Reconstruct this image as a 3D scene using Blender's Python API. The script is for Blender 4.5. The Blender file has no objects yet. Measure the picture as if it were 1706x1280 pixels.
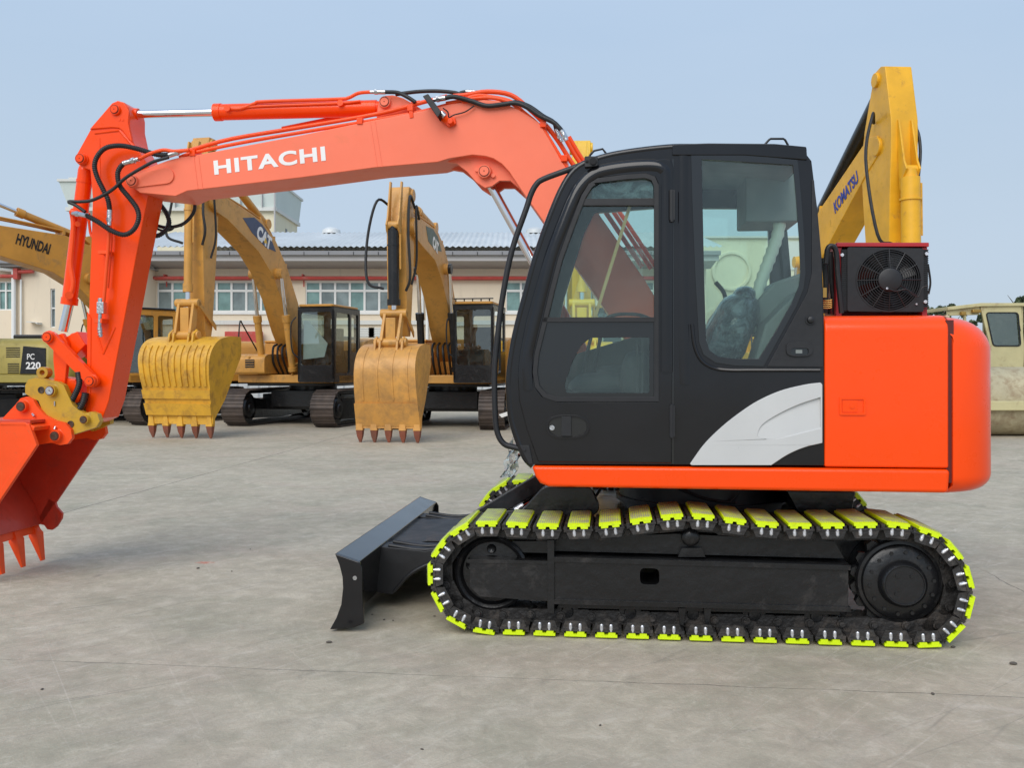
import bpy, bmesh, math, random
from mathutils import Vector, Matrix
from mathutils.geometry import tessellate_polygon
R = math.radians
rnd = random.Random(7)
SC = bpy.context.scene
COL = SC.collection

# ------------------------------------------------------------------ camera, sky, sun, exposure
F = 1550.0; CX = 853.0; HY = 610.0; EYE = 1.5          # focal length and horizon measured in photo pixels
cam_d = bpy.data.cameras.new('camera'); cam = bpy.data.objects.new('camera', cam_d); COL.objects.link(cam)
cam.location = (0, 0, EYE); cam.rotation_euler = (R(90), 0, 0)
cam_d.sensor_width = 36; cam_d.lens = F / 1706 * 36; cam_d.shift_y = -30 / 1706
cam_d.clip_start = 0.05; cam_d.clip_end = 2000
SC.camera = cam
SUN_EL, SUN_AZ = R(42), R(-158)      # azimuth measured clockwise from +Y (into the picture)
w = bpy.data.worlds.new('World'); SC.world = w; w.use_nodes = True
nt = w.node_tree; nt.nodes.clear()
out = nt.nodes.new('ShaderNodeOutputWorld'); bg = nt.nodes.new('ShaderNodeBackground')
sky = nt.nodes.new('ShaderNodeTexSky'); sky.sky_type = 'NISHITA'; sky.sun_disc = False
sky.sun_elevation = SUN_EL; sky.sun_rotation = SUN_AZ; sky.dust_density = 3.0; sky.air_density = 1.0
tc = nt.nodes.new('ShaderNodeTexCoord'); sx = nt.nodes.new('ShaderNodeSeparateXYZ')
rp = nt.nodes.new('ShaderNodeValToRGB')
rp.color_ramp.elements[0].position = 0.0; rp.color_ramp.elements[0].color = (5.7/9, 6.7/9, 7.6/9, 1)
rp.color_ramp.elements[1].position = 0.5; rp.color_ramp.elements[1].color = (4.5/9, 6.2/9, 8.6/9, 1)
mul = nt.nodes.new('ShaderNodeMixRGB'); mul.blend_type = 'MULTIPLY'; mul.inputs[0].default_value = 1
mul.inputs[2].default_value = (9, 9, 9, 1)
mx = nt.nodes.new('ShaderNodeMixRGB'); mx.inputs[0].default_value = 0.93
L = nt.links
L.new(tc.outputs['Generated'], sx.inputs[0]); L.new(sx.outputs['Z'], rp.inputs[0])
L.new(rp.outputs[0], mul.inputs[1]); L.new(sky.outputs[0], mx.inputs[1]); L.new(mul.outputs[0], mx.inputs[2])
cm = nt.nodes.new('ShaderNodeMapping'); cm.inputs['Scale'].default_value = (1.2, 1.2, 4.5); L.new(tc.outputs['Generated'], cm.inputs[0])
cn = nt.nodes.new('ShaderNodeTexNoise'); cn.inputs['Scale'].default_value = 1.6; cn.inputs['Detail'].default_value = 5; cn.inputs['Roughness'].default_value = .5; L.new(cm.outputs[0], cn.inputs['Vector'])
cr_ = nt.nodes.new('ShaderNodeMapRange'); cr_.inputs['From Min'].default_value = .42; cr_.inputs['From Max'].default_value = .72; cr_.inputs['To Max'].default_value = .38; L.new(cn.outputs['Fac'], cr_.inputs['Value'])
mc = nt.nodes.new('ShaderNodeMixRGB'); mc.inputs[2].default_value = (5.5, 6.75, 8.4, 1); L.new(cr_.outputs[0], mc.inputs[0]); L.new(mx.outputs[0], mc.inputs[1])
L.new(mc.outputs[0], bg.inputs[0]); bg.inputs[1].default_value = 0.1; L.new(bg.outputs[0], out.inputs[0])
sd = bpy.data.lights.new('sun', 'SUN'); sd.energy = 2.45; sd.angle = R(52); sd.color = (1, .95, .88)
so = bpy.data.objects.new('sun', sd); COL.objects.link(so)
sdir = Vector((math.sin(SUN_AZ) * math.cos(SUN_EL), math.cos(SUN_AZ) * math.cos(SUN_EL), math.sin(SUN_EL)))
so.rotation_euler = sdir.to_track_quat('Z', 'Y').to_euler(); so.location = (0, -5, 12)
SC.view_settings.view_transform = 'Standard'; SC.view_settings.look = 'None'
SC.view_settings.gamma = 1; SC.view_settings.exposure = 0.0
SC.render.engine = 'CYCLES'
SC.cycles.max_bounces = 8; SC.cycles.transparent_max_bounces = 24; SC.cycles.use_denoising = True
SC.cycles.sample_clamp_indirect = 6

# ------------------------------------------------------------------ materials
def lin(r, g, b):
    f = lambda c: (c/255/12.92) if c/255 <= .04045 else ((c/255+.055)/1.055)**2.4
    return (f(r), f(g), f(b))
def node_mat(name):
    m = bpy.data.materials.new(name); m.use_nodes = True
    n = m.node_tree; b = n.nodes['Principled BSDF']
    return m, n, b
def noise(n, scale, detail=4, rough=.55, vec=None, dist=0):
    t = n.nodes.new('ShaderNodeTexNoise'); t.inputs['Scale'].default_value = scale
    t.inputs['Detail'].default_value = detail; t.inputs['Roughness'].default_value = rough
    t.inputs['Distortion'].default_value = dist
    if vec: n.links.new(vec, t.inputs['Vector'])
    return t.outputs['Fac']
def mapr(n, v, a, b, c=0, d=1):
    t = n.nodes.new('ShaderNodeMapRange'); n.links.new(v, t.inputs['Value'])
    for k, x in zip(('From Min', 'From Max', 'To Min', 'To Max'), (a, b, c, d)): t.inputs[k].default_value = x
    return t.outputs[0]
def mixc(n, f, a, b, mode='MIX'):
    t = n.nodes.new('ShaderNodeMixRGB'); t.blend_type = mode
    for s, v in ((0, f), (1, a), (2, b)):
        if isinstance(v, (float, int)): t.inputs[s].default_value = v
        elif isinstance(v, tuple): t.inputs[s].default_value = v + (1,)
        else: n.links.new(v, t.inputs[s])
    return t.outputs[0]
def objvec(n, scale=None, rot=None):
    t = n.nodes.new('ShaderNodeTexCoord')
    if not scale and not rot: return t.outputs['Object']
    m = n.nodes.new('ShaderNodeMapping'); n.links.new(t.outputs['Object'], m.inputs[0])
    if scale and rot: m.vector_type = 'TEXTURE'; scale = tuple(1/x for x in scale)
    if scale: m.inputs['Scale'].default_value = scale
    if rot: m.inputs['Rotation'].default_value = rot
    return m.outputs[0]
def bump(n, b, h, strength, dist=.01):
    t = n.nodes.new('ShaderNodeBump'); t.inputs['Strength'].default_value = strength
    t.inputs['Distance'].default_value = dist; n.links.new(h, t.inputs['Height'])
    n.links.new(t.outputs[0], b.inputs['Normal']); return t
def paint(name, col, rough=.35, coat=.3, var=.12, dirt=None, dirt_amt=.3, dirt_scale=3, metal=0, wob=.15, wscale=2.5, spec=.5):
    m, n, b = node_mat(name); v = objvec(n)
    c = mixc(n, mapr(n, noise(n, 1.7, 5, .6, v), .35, .65), tuple(x*(1-var) for x in col), tuple(min(1, x*(1+var*.5)) for x in col))
    rr = mapr(n, noise(n, 9, 5, .6, v), .3, .7, rough*.8, rough*1.25)
    if dirt:
        d = mapr(n, noise(n, dirt_scale, 8, .7, v, .4), .62 - dirt_amt*.4, .72, 0, .85)
        c = mixc(n, d, c, dirt)
        t = n.nodes.new('ShaderNodeMath'); t.operation = 'MAXIMUM'; n.links.new(rr, t.inputs[0])
        n.links.new(mapr(n, d, 0, 1, rough, .85), t.inputs[1]); rr = t.outputs[0]
    n.links.new(c, b.inputs['Base Color']); n.links.new(rr, b.inputs['Roughness'])
    b.inputs['Metallic'].default_value = metal; b.inputs['Coat Weight'].default_value = coat
    b.inputs['Coat Roughness'].default_value = .12; b.inputs['Specular IOR Level'].default_value = spec
    if wob: bump(n, b, noise(n, wscale, 3, .5, v), wob, .02)
    return m
def flat(name, col, rough=.5, metal=0, emit=None, spec=.5):
    return paint(name, col, rough, 0, .08, metal=metal, wob=.05, spec=spec)

ORG = (1.0, .071, .001)
MT = {}
MT['orange'] = paint('orange_paint', ORG, .30, .30, .03, spec=.22, wob=.2, wscale=1.6)
MT['boom_glare'] = paint('sky_glare_orange_paint', (.97, .19, .095), .45, .12, .05, spec=.4, dirt=(.80, .20, .10), dirt_amt=.10, dirt_scale=2, wob=.12)  # boom orange made paler: sheen and glare of the bright sky put into its colour
MT['groove'] = flat('pin_groove', (.16, .02, .01), .7)
MT['orange_dull'] = paint('orange_attachment_paint', (.95, .085, .010), .42, .15, .1, spec=.3, dirt=(.5, .12, .05), dirt_amt=.03, dirt_scale=18, wob=.2, wscale=7)
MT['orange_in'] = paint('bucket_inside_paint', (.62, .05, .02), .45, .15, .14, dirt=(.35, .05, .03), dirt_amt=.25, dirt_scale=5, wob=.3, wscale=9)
MT['black'] = paint('black_gloss_paint', (.008, .0078, .0095), .14, .3, .3, spec=.38, wob=.3, wscale=1.3)
MT['black_frame'] = paint('black_frame_paint', (.008, .008, .009), .34, .25, .4, spec=.4, dirt=(.035, .03, .027), dirt_amt=.15, dirt_scale=6, wob=.25, wscale=18)
MT['black_matt'] = paint('black_plastic', (.012, .012, .014), .45, 0, .3, wob=.1, wscale=12)
MT['steel_dirty'] = paint('track_steel', (.022, .02, .019), .5, 0, .4, dirt=(.10, .08, .065), dirt_amt=.32, dirt_scale=11, wob=.4, wscale=30)
MT['rubber'] = paint('rubber_hose', (.014, .014, .015), .48, 0, .3, wob=.1, wscale=30)
MT['chrome'] = paint('chrome_rod', (.78, .78, .80), .1, 0, .03, metal=1, wob=.02)
MT['zinc'] = paint('zinc_fitting', (.62, .62, .63), .28, 0, .15, metal=1, wob=.2, wscale=60)
MT['bolt'] = paint('bright_bolt', (.75, .75, .78), .3, 0, .15, metal=.7, wob=.2, wscale=60)
MT['pin'] = paint('pin_steel', (.10, .07, .05), .45, 0, .3, metal=.6, wob=.3, wscale=40)
MT['silver'] = paint('silver_decal', (.56, .56, .55), .34, .2, .06, wob=.05)
MT['white'] = paint('white_lettering', (.86, .84, .82), .45, 0, .04, wob=0)
MT['coupler'] = paint('mustard_coupler_paint', (.56, .32, .018), .42, .2, .12, dirt=(.28, .16, .04), dirt_amt=.2, dirt_scale=9, wob=.25, wscale=9)
MT['red'] = paint('crimson_paint', (.42, .012, .018), .4, .2, .1, wob=.1)
MT['wood'] = paint('bare_wood', (.70, .46, .20), .6, 0, .15, wob=.2, wscale=30)
MT['brass'] = paint('brass_fitting', (.5, .30, .08), .35, 0, .2, metal=.8, wob=.1)
MT['grey_trim'] = paint('grey_cab_trim', (.20, .22, .21), .6, 0, .1, wob=.1)
MT['lining'] = paint('roof_lining', (.24, .25, .24), .7, 0, .1, wob=.1)
MT['glass_dark_trim'] = paint('window_ceramic_border', (.008, .009, .01), .12, .6, .1, wob=0)
MT['carpet'] = flat('seat_fabric', (.05, .055, .06), .8)

def pad_mat():
    m, n, b = node_mat('fluorescent_rubber_pad'); v = objvec(n)
    g = n.nodes.new('ShaderNodeTexCoord'); s = n.nodes.new('ShaderNodeSeparateXYZ'); n.links.new(g.outputs['Object'], s.inputs[0])
    ins = n.nodes.new('ShaderNodeObjectInfo')
    top = mapr(n, s.outputs['Z'], .029, .0345)
    wv = n.nodes.new('ShaderNodeTexWave'); wv.inputs['Scale'].default_value = 26; wv.bands_direction = 'X'; wv.inputs['Distortion'].default_value = 1
    n.links.new(v, wv.inputs['Vector'])
    add = n.nodes.new('ShaderNodeVectorMath'); add.operation = 'ADD'; n.links.new(g.outputs['Object'], add.inputs[0])
    rr = n.nodes.new('ShaderNodeVectorMath'); rr.operation = 'SCALE'; rr.inputs[0].default_value = (7, 3, 5); n.links.new(ins.outputs['Random'], rr.inputs['Scale'])
    n.links.new(rr.outputs[0], add.inputs[1])
    d = mapr(n, noise(n, 12, 7, .7, add.outputs[0]), .30, .62)
    mul = n.nodes.new('ShaderNodeMath'); mul.operation = 'MULTIPLY'; n.links.new(top, mul.inputs[0])
    a2 = mixc(n, .35, d, wv.outputs['Fac'])
    n.links.new(a2, mul.inputs[1])
    f = mapr(n, mul.outputs[0], 0, .7, 0, .95)
    e = mapr(n, noise(n, 40, 5, .6, add.outputs[0]), .55, .72, 0, .55)
    c = mixc(n, e, mixc(n, f, (.66, .86, .0), (.33, .32, .20)), (.4, .45, .02))
    n.links.new(c, b.inputs['Base Color']); b.inputs['Roughness'].default_value = .5
    bump(n, b, wv.outputs['Fac'], .12, .003)
    return m
MT['pad'] = pad_mat()

def glass(name, tint=(.78, .9, .86), rough=.01, mixf=.10, dirt=0.0):
    m = bpy.data.materials.new(name); m.use_nodes = True; n = m.node_tree; n.nodes.clear()
    o = n.nodes.new('ShaderNodeOutputMaterial'); t = n.nodes.new('ShaderNodeBsdfTransparent'); t.inputs[0].default_value = tint + (1,)
    g = n.nodes.new('ShaderNodeBsdfGlossy'); g.inputs['Roughness'].default_value = rough; g.inputs[0].default_value = (.9, .95, .95, 1)
    mx = n.nodes.new('ShaderNodeMixShader'); fr = n.nodes.new('ShaderNodeFresnel'); fr.inputs[0].default_value = 1.45
    ad = n.nodes.new('ShaderNodeMath'); ad.operation = 'ADD'; ad.inputs[1].default_value = mixf; ad.use_clamp = True
    n.links.new(fr.outputs[0], ad.inputs[0]); n.links.new(ad.outputs[0], mx.inputs[0])
    n.links.new(t.outputs[0], mx.inputs[1]); n.links.new(g.outputs[0], mx.inputs[2])
    last = mx.outputs[0]
    if dirt:
        df = n.nodes.new('ShaderNodeBsdfDiffuse'); df.inputs[0].default_value = (.55, .6, .57, 1)
        m2 = n.nodes.new('ShaderNodeMixShader'); tcx = n.nodes.new('ShaderNodeTexCoord')
        f = mapr(n, noise(n, 5, 6, .65, tcx.outputs['Object'], 1), .45, .75, dirt*.15, dirt)
        n.links.new(f, m2.inputs[0]); n.links.new(last, m2.inputs[1]); n.links.new(df.outputs[0], m2.inputs[2]); last = m2.outputs[0]
    n.links.new(last, o.inputs[0]); return m
MT['glass'] = glass('cab_glass', (.87, .96, .93), mixf=.02, dirt=.03)
MT['glass2'] = glass('far_cab_glass', (.50, .60, .57), mixf=.12, dirt=.08)
MT['film'] = glass('clear_plastic_film', (.86, .84, .85), rough=.2, mixf=.12, dirt=.55)
def win_mat(name, col):
    m, n, b = node_mat(name); v = objvec(n)
    c = mixc(n, mapr(n, noise(n, 1.3, 5, .6, v), .35, .68), tuple(x*.7 for x in col), tuple(x*1.25 for x in col))
    n.links.new(c, b.inputs['Base Color']); b.inputs['Roughness'].default_value = .08; b.inputs['Specular IOR Level'].default_value = .6
    bump(n, b, noise(n, 2, 2, .5, v), .05); return m
MT['pane'] = win_mat('building_window_glass', (.22, .27, .27))
MT['pane2'] = win_mat('green_window_glass', (.20, .33, .31))

def seat_mat():
    m, n, b = node_mat('plastic_wrapped_seat'); v = objvec(n)
    c = mixc(n, mapr(n, noise(n, 7, 6, .65, v, 1.5), .45, .62), (.055, .085, .10), (.30, .38, .42))
    n.links.new(c, b.inputs['Base Color']); b.inputs['Roughness'].default_value = .18; b.inputs['Coat Weight'].default_value = .6
    bump(n, b, noise(n, 9, 8, .7, v, 2), .9, .06); return m
MT['seat'] = seat_mat()
def duct_mat():
    m, n, b = node_mat('ribbed_white_duct')
    b.inputs['Base Color'].default_value = (.72, .78, .66, 1); b.inputs['Roughness'].default_value = .5; return m
MT['duct'] = duct_mat()

def wall_mat(name, col, dirt):
    m, n, b = node_mat(name); v = objvec(n); vs = objvec(n, (1.5, 1.5, .25))
    c = mixc(n, mapr(n, noise(n, .35, 4, .6, v), .3, .7), tuple(x*.93 for x in col), col)
    st = mapr(n, noise(n, 2.2, 6, .7, vs, .3), .55, .8, 0, .5)
    c = mixc(n, st, c, dirt)
    n.links.new(c, b.inputs['Base Color']); b.inputs['Roughness'].default_value = .85
    bump(n, b, noise(n, 12, 5, .6, v), .2); return m
MT['cream'] = wall_mat('cream_render', (.78, .66, .50), (.50, .42, .32))
MT['cream2'] = wall_mat('pale_cream_render', (.74, .68, .50), (.50, .46, .36))
MT['greywall'] = wall_mat('pale_grey_render', (.66, .66, .62), (.45, .44, .42))
MT['white_frame'] = wall_mat('white_window_frame', (.80, .80, .77), (.55, .54, .50))
MT['fascia'] = wall_mat('grey_fascia', (.50, .48, .47), (.36, .35, .34))
MT['gutter'] = wall_mat('dark_gutter', (.27, .27, .28), (.2, .2, .2))
MT['soffit'] = wall_mat('grey_soffit', (.36, .34, .33), (.28, .27, .26))
MT['redpipe'] = paint('red_pipe_paint', (.50, .06, .045), .5, 0, .15, dirt=(.45, .2, .17), dirt_amt=.2)
MT['pinkband'] = wall_mat('faded_red_band', (.60, .26, .24), (.5, .35, .3))
def roof_mat():
    m, n, b = node_mat('weathered_metal_roof'); v = objvec(n, (.6, .18, 1))
    c = mixc(n, mapr(n, noise(n, .5, 6, .7, v), .35, .68), (.52, .54, .54), (.70, .71, .70))
    v2 = objvec(n, (1.2, .5, 1)); c = mixc(n, mapr(n, noise(n, 1.8, 6, .7, v2), .56, .7, 0, .5), c, (.50, .44, .42))
    n.links.new(c, b.inputs['Base Color']); b.inputs['Roughness'].default_value = .5; b.inputs['Metallic'].default_value = .1
    return m
MT['roof'] = roof_mat()

def ground_mat():
    m, n, b = node_mat('stained_concrete'); v = objvec(n)
    sp = n.nodes.new('ShaderNodeSeparateXYZ'); n.links.new(v, sp.inputs[0])
    def M2(op, a, bb, clamp=False):
        t = n.nodes.new('ShaderNodeMath'); t.operation = op; t.use_clamp = clamp
        for i, x in enumerate((a, bb)):
            if x is None: continue
            if isinstance(x, (int, float)): t.inputs[i].default_value = x
            else: n.links.new(x, t.inputs[i])
        return t.outputs[0]
    big = noise(n, .5, 8, .68, v, .8)
    c = mixc(n, mapr(n, big, .33, .68), (.43, .37, .278), (.585, .51, .39))
    # greenish and pinkish patches
    c = mixc(n, mapr(n, noise(n, 1.1, 7, .68, objvec(n, (1, 1, 1), (0, 0, 2)), .7), .48, .72, 0, .9), c, (.35, .325, .235))
    c = mixc(n, mapr(n, noise(n, .8, 7, .68, objvec(n, (1.3, .8, 1), (0, 0, .7)), .7), .5, .74, 0, .8), c, (.52, .41, .325))
    # broom / scrape streaks in two directions
    st = noise(n, 1.0, 7, .72, objvec(n, (1.3, 4.0, 1), (0, 0, R(48))), .35)
    c = mixc(n, mapr(n, st, .5, .75, 0, .6), c, (.60, .53, .435))
    st2 = noise(n, 1.3, 7, .75, objvec(n, (1.0, 2.6, 1), (0, 0, R(8))), .4)
    c = mixc(n, mapr(n, st2, .52, .75, 0, .4), c, (.285, .25, .205))
    # dark stain spots
    c = mixc(n, mapr(n, noise(n, 1.3, 9, .78, v, 1), .58, .72, 0, .6), c, (.20, .185, .155))
    # thin scratches (long pale lines)
    def scratch(ang, sc, th, colr, amt, seed):
        vv = objvec(n, (sc*.07, sc, 1), (0, 0, R(ang)))
        t = n.nodes.new('ShaderNodeTexVoronoi'); t.feature = 'DISTANCE_TO_EDGE'; t.inputs['Scale'].default_value = 1
        aa = n.nodes.new('ShaderNodeVectorMath'); aa.inputs[1].default_value = (seed, seed*.7, 0); n.links.new(vv, aa.inputs[0])
        n.links.new(aa.outputs[0], t.inputs['Vector'])
        line = mapr(n, t.outputs['Distance'], 0, th, 1, 0)
        msk = mapr(n, noise(n, 1.3, 4, .6, aa.outputs[0]), .44, .58)
        msk2 = mapr(n, noise(n, .55, 4, .6, v), .38, .60)
        return M2('MULTIPLY', M2('MULTIPLY', line, msk), M2('MULTIPLY', msk2, amt*.62))
    c = mixc(n, scratch(50, 4.2, .012, None, .9, 1.3), c, (.74, .66, .56))
    c = mixc(n, scratch(44, 6.3, .016, None, .7, 5.1), c, (.70, .62, .52))
    c = mixc(n, scratch(-58, 3.4, .012, None, .7, 9.7), c, (.68, .60, .50))
    c = mixc(n, scratch(38, 5, .015, None, .8, 13.7), c, (.15, .14, .13))
    # joints between slabs: nearly parallel to the big excavator
    wig = M2('MULTIPLY', M2('SUBTRACT', noise(n, 3, 5, .7, v), .5), .05)
    def joint(nx, ny, off, wd, amt):
        dd = M2('ABSOLUTE', M2('ADD', M2('ADD', M2('ADD', M2('MULTIPLY', sp.outputs[0], nx), M2('MULTIPLY', sp.outputs[1], ny)), -off), wig), None)
        return mapr(n, dd, wd*.4, wd, amt, 0)
    nx, ny = .11, .994
    brk = mapr(n, noise(n, 1.2, 4, .6, v), .38, .55, .25, 1)
    jA = M2('MAXIMUM', joint(nx, ny, nx*(-.153)+ny*4.488, .007, .55), joint(nx, ny, nx*(-.153)+ny*14.4, .02, .6))
    jB = joint(.995, -.09, .995*(-4.57) - .09*9.49, .014, .8)
    jC = joint(.995, -.09, .995*(3.2) - .09*4, .008, .6)
    j = M2('MULTIPLY', M2('MAXIMUM', M2('MAXIMUM', jA, jB), jC), brk)
    c = mixc(n, j, c, (.10, .095, .085))
    # small red paint scrape
    ex = M2('MULTIPLY', M2('ADD', sp.outputs[0], 2.34), 9); ey = M2('MULTIPLY', M2('ADD', sp.outputs[1], -7.09), 14)
    rr = M2('ADD', M2('MULTIPLY', ex, ex), M2('MULTIPLY', ey, ey))
    rr = M2('ADD', rr, M2('MULTIPLY', noise(n, 25, 5, .7, v), 2.0))
    c = mixc(n, mapr(n, rr, 1.5, 1.0, 0, .7), c, (.62, .12, .06))
    mid = noise(n, 7, 9, .8, v, .5)
    c = mixc(n, mapr(n, mid, .38, .60, .42, 0), c, (.26, .225, .17)); c = mixc(n, mapr(n, mid, .54, .70, 0, .45), c, (.62, .56, .46))
    gr = noise(n, 60, 5, .7, v)
    c = mixc(n, mapr(n, gr, .3, .7, 0, .22), c, mixc(n, .5, c, (.16, .15, .13)))
    c = mixc(n, mapr(n, noise(n, 150, 3, .7, v), .64, .72, 0, .6), c, (.12, .11, .10))
    c = mixc(n, mapr(n, noise(n, 90, 4, .7, v), .62, .70, 0, .4), c, (.72, .67, .58))
    c = mixc(n, mapr(n, noise(n, 28, 6, .8, v, 1), .64, .70, 0, .5), c, (.16, .145, .125))
    n.links.new(c, b.inputs['Base Color'])
    n.links.new(mapr(n, big, .3, .7, .7, .9), b.inputs['Roughness']); b.inputs['Specular IOR Level'].default_value = .3
    h = M2('ADD', M2('MULTIPLY', gr, .35), M2('MULTIPLY', noise(n, 6, 7, .7, v), .7))
    h = M2('SUBTRACT', h, M2('MULTIPLY', j, .8))
    bump(n, b, h, .5, .02)
    return m
MT['ground'] = ground_mat()
def leaf_mat():
    m, n, b = node_mat('foliage'); i = n.nodes.new('ShaderNodeTexCoord')
    c = mixc(n, mapr(n, noise(n, 1.5, 4, .6, i.outputs['Object']), .35, .65), (.03, .05, .025), (.09, .12, .05))
    n.links.new(c, b.inputs['Base Color']); b.inputs['Roughness'].default_value = .7; return m
MT['leaf'] = leaf_mat(); MT['bark'] = flat('bark', (.10, .075, .05), .9)

# ------------------------------------------------------------------ mesh builder
def catmull(pts, n=6, closed=False):
    P = [Vector(p) for p in pts]; k = len(P); o = []
    rng = range(k) if closed else range(k-1)
    for i in rng:
        p0 = P[(i-1) % k] if (closed or i > 0) else P[0]*2 - P[1]
        p1 = P[i]; p2 = P[(i+1) % k]
        p3 = P[(i+2) % k] if (closed or i+2 < k) else P[-1]*2 - P[-2]
        for j in range(n):
            t = j/n
            o.append(.5*((2*p1)+(-p0+p2)*t+(2*p0-5*p1+4*p2-p3)*t*t+(-p0+3*p1-3*p2+p3)*t**3))
    if not closed: o.append(P[-1])
    return o
def fillet(pts, r, seg=5):
    """round the corners of a closed 2D polygon; r is one radius or a list (one per corner)"""
    k = len(pts); o = []
    rr = r if isinstance(r, (list, tuple)) else [r]*k
    for i in range(k):
        p = Vector(pts[i]); a = Vector(pts[i-1]); c = Vector(pts[(i+1) % k]); q = rr[i]
        da, dc = (a-p), (c-p)
        q = min(q, da.length*.48, dc.length*.48)
        if q <= 1e-6: o.append(tuple(p)); continue
        a1 = p+da.normalized()*q; c1 = p+dc.normalized()*q
        for j in range(seg+1):
            t = j/seg; o.append(tuple(a1*(1-t)**2+p*2*t*(1-t)+c1*t*t))
    return o
class MB:
    def __init__(s): s.bm = bmesh.new(); s.mats = []; s.cur = 0
    def use(s, mat):
        if mat not in s.mats: s.mats.append(mat)
        s.cur = s.mats.index(mat); return s
    def face(s, vs):
        try: f = s.bm.faces.new(vs); f.material_index = s.cur; return f
        except ValueError: return None
    def verts(s, pts): return [s.bm.verts.new(p) for p in pts]
    def prism(s, outline, c0, c1, holes=(), axis='v', mapf=None):
        """outline (a,b) closed loop; extruded from c0 to c1 along the third axis"""
        mp = mapf or {'v': lambda a, b, c: (a, c, b), 'z': lambda a, b, c: (a, b, c), 'u': lambda a, b, c: (c, a, b)}[axis]
        loops = [list(outline)] + [list(h) for h in holes]
        tri = tessellate_polygon([[Vector((p[0], p[1], 0)) for p in l] for l in loops]) if holes else None
        caps = []
        for c in (c0, c1):
            vs = []
            for l in loops: vs += s.verts([mp(p[0], p[1], c) for p in l])
            caps.append(vs)
            if holes:
                for t in tri: s.face([vs[i] for i in t])
            else: s.face(vs)
        o = 0
        for l in loops:
            k = len(l)
            for i in range(k):
                j = (i+1) % k
                s.face([caps[0][o+i], caps[0][o+j], caps[1][o+j], caps[1][o+i]])
            o += k
        return s
    def box(s, x0, x1, y0, y1, z0, z1, mat4=None):
        c = [(x, y, z) for x in (x0, x1) for y in (y0, y1) for z in (z0, z1)]
        if mat4: c = [mat4 @ Vector(p) for p in c]
        v = s.verts(c)
        for f in ((0, 1, 3, 2), (4, 6, 7, 5), (0, 4, 5, 1), (2, 3, 7, 6), (0, 2, 6, 4), (1, 5, 7, 3)): s.face([v[i] for i in f])
        return s
    def loft(s, loops, caps=True, closed=True):
        L2 = [s.verts(l) for l in loops]
        for a, b in zip(L2, L2[1:]):
            k = len(a)
            for i in range(k if closed else k-1):
                j = (i+1) % k; s.face([a[i], a[j], b[j], b[i]])
        if caps and closed: s.face(L2[0][::-1]); s.face(L2[-1])
        return s
    def tube(s, pts, r, seg=10, smooth=0, rib=None, caps=True):
        P = [Vector(p) for p in pts]
        if smooth: P = catmull(P, smooth)
        if rib:
            step, amp = rib; Q = []; acc = 0
            tot = sum((b-a).length for a, b in zip(P, P[1:])); nn = max(2, int(tot/step*2)); Q = resample(P, nn); P = Q
        n = len(P); loops = []
        t = (P[1]-P[0]).normalized(); up = Vector((0, 0, 1)) if abs(t.z) < .9 else Vector((1, 0, 0))
        nrm = t.cross(up).normalized()
        for i in range(n):
            t = (P[min(i+1, n-1)]-P[max(i-1, 0)]).normalized()
            nrm = (nrm - t*nrm.dot(t)).normalized(); bn = t.cross(nrm)
            ri = r[i] if isinstance(r, list) else r
            if rib: ri = ri*(1+rib[1]*(1 if i % 2 else -1))
            loops.append([P[i]+(nrm*math.cos(a)+bn*math.sin(a))*ri for a in (2*math.pi*k/seg for k in range(seg))])
        s.loft(loops, caps); return s
    def cyl(s, p0, p1, r0, r1=None, seg=24):
        r1 = r0 if r1 is None else r1; p0 = Vector(p0); p1 = Vector(p1); t = (p1-p0).normalized()
        up = Vector((0, 0, 1)) if abs(t.z) < .9 else Vector((1, 0, 0)); a = t.cross(up).normalized(); b = t.cross(a)
        f = lambda p, r: [p+(a*math.cos(2*math.pi*k/seg)+b*math.sin(2*math.pi*k/seg))*r for k in range(seg)]
        s.loft([f(p0, r0), f(p1, r1)]); return s
    def lathe(s, p0, axis, prof, seg=32):
        p0 = Vector(p0); t = Vector(axis).normalized()
        up = Vector((0, 0, 1)) if abs(t.z) < .9 else Vector((1, 0, 0)); a = t.cross(up).normalized(); b = t.cross(a)
        s.loft([[p0+t*h+(a*math.cos(2*math.pi*k/seg)+b*math.sin(2*math.pi*k/seg))*max(r, 1e-4) for k in range(seg)] for h, r in prof]); return s
    def build(s, name, parent=None, bevel=0, seg=2, smooth=35, label=None):
        bmesh.ops.recalc_face_normals(s.bm, faces=s.bm.faces)
        me = bpy.data.meshes.new(name); s.bm.to_mesh(me); s.bm.free()
        for m in s.mats: me.materials.append(m)
        if smooth:
            me.shade_smooth(); me.set_sharp_from_angle(angle=R(smooth))
        o = bpy.data.objects.new(name, me); COL.objects.link(o)
        if parent: o.parent = parent
        if bevel:
            md = o.modifiers.new('bevel', 'BEVEL'); md.width = bevel; md.segments = seg; md.limit_method = 'ANGLE'; md.angle_limit = R(38)
            md.harden_normals = True; md.use_clamp_overlap = True
        if label: o['label'] = label
        return o
def resample(P, n, closed=False):
    P = [Vector(p) for p in P]
    if closed: P = P+[P[0]]
    d = [0]
    for a, b in zip(P, P[1:]): d.append(d[-1]+(b-a).length)
    tot = d[-1]; o = []; j = 0
    m = n if closed else n-1
    for i in range(n):
        x = tot*i/m
        while j < len(d)-2 and d[j+1] < x: j += 1
        f = (x-d[j])/max(1e-9, d[j+1]-d[j]); o.append(P[j].lerp(P[j+1], min(1, f)))
    return o
def thing(name, label, cat, loc=(0, 0, 0), rz=0, group=None):
    o = bpy.data.objects.new(name, None); COL.objects.link(o); o.location = loc; o.rotation_euler = (0, 0, rz)
    o.empty_display_size = .3; return tag(o, label, cat, group)
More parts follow.
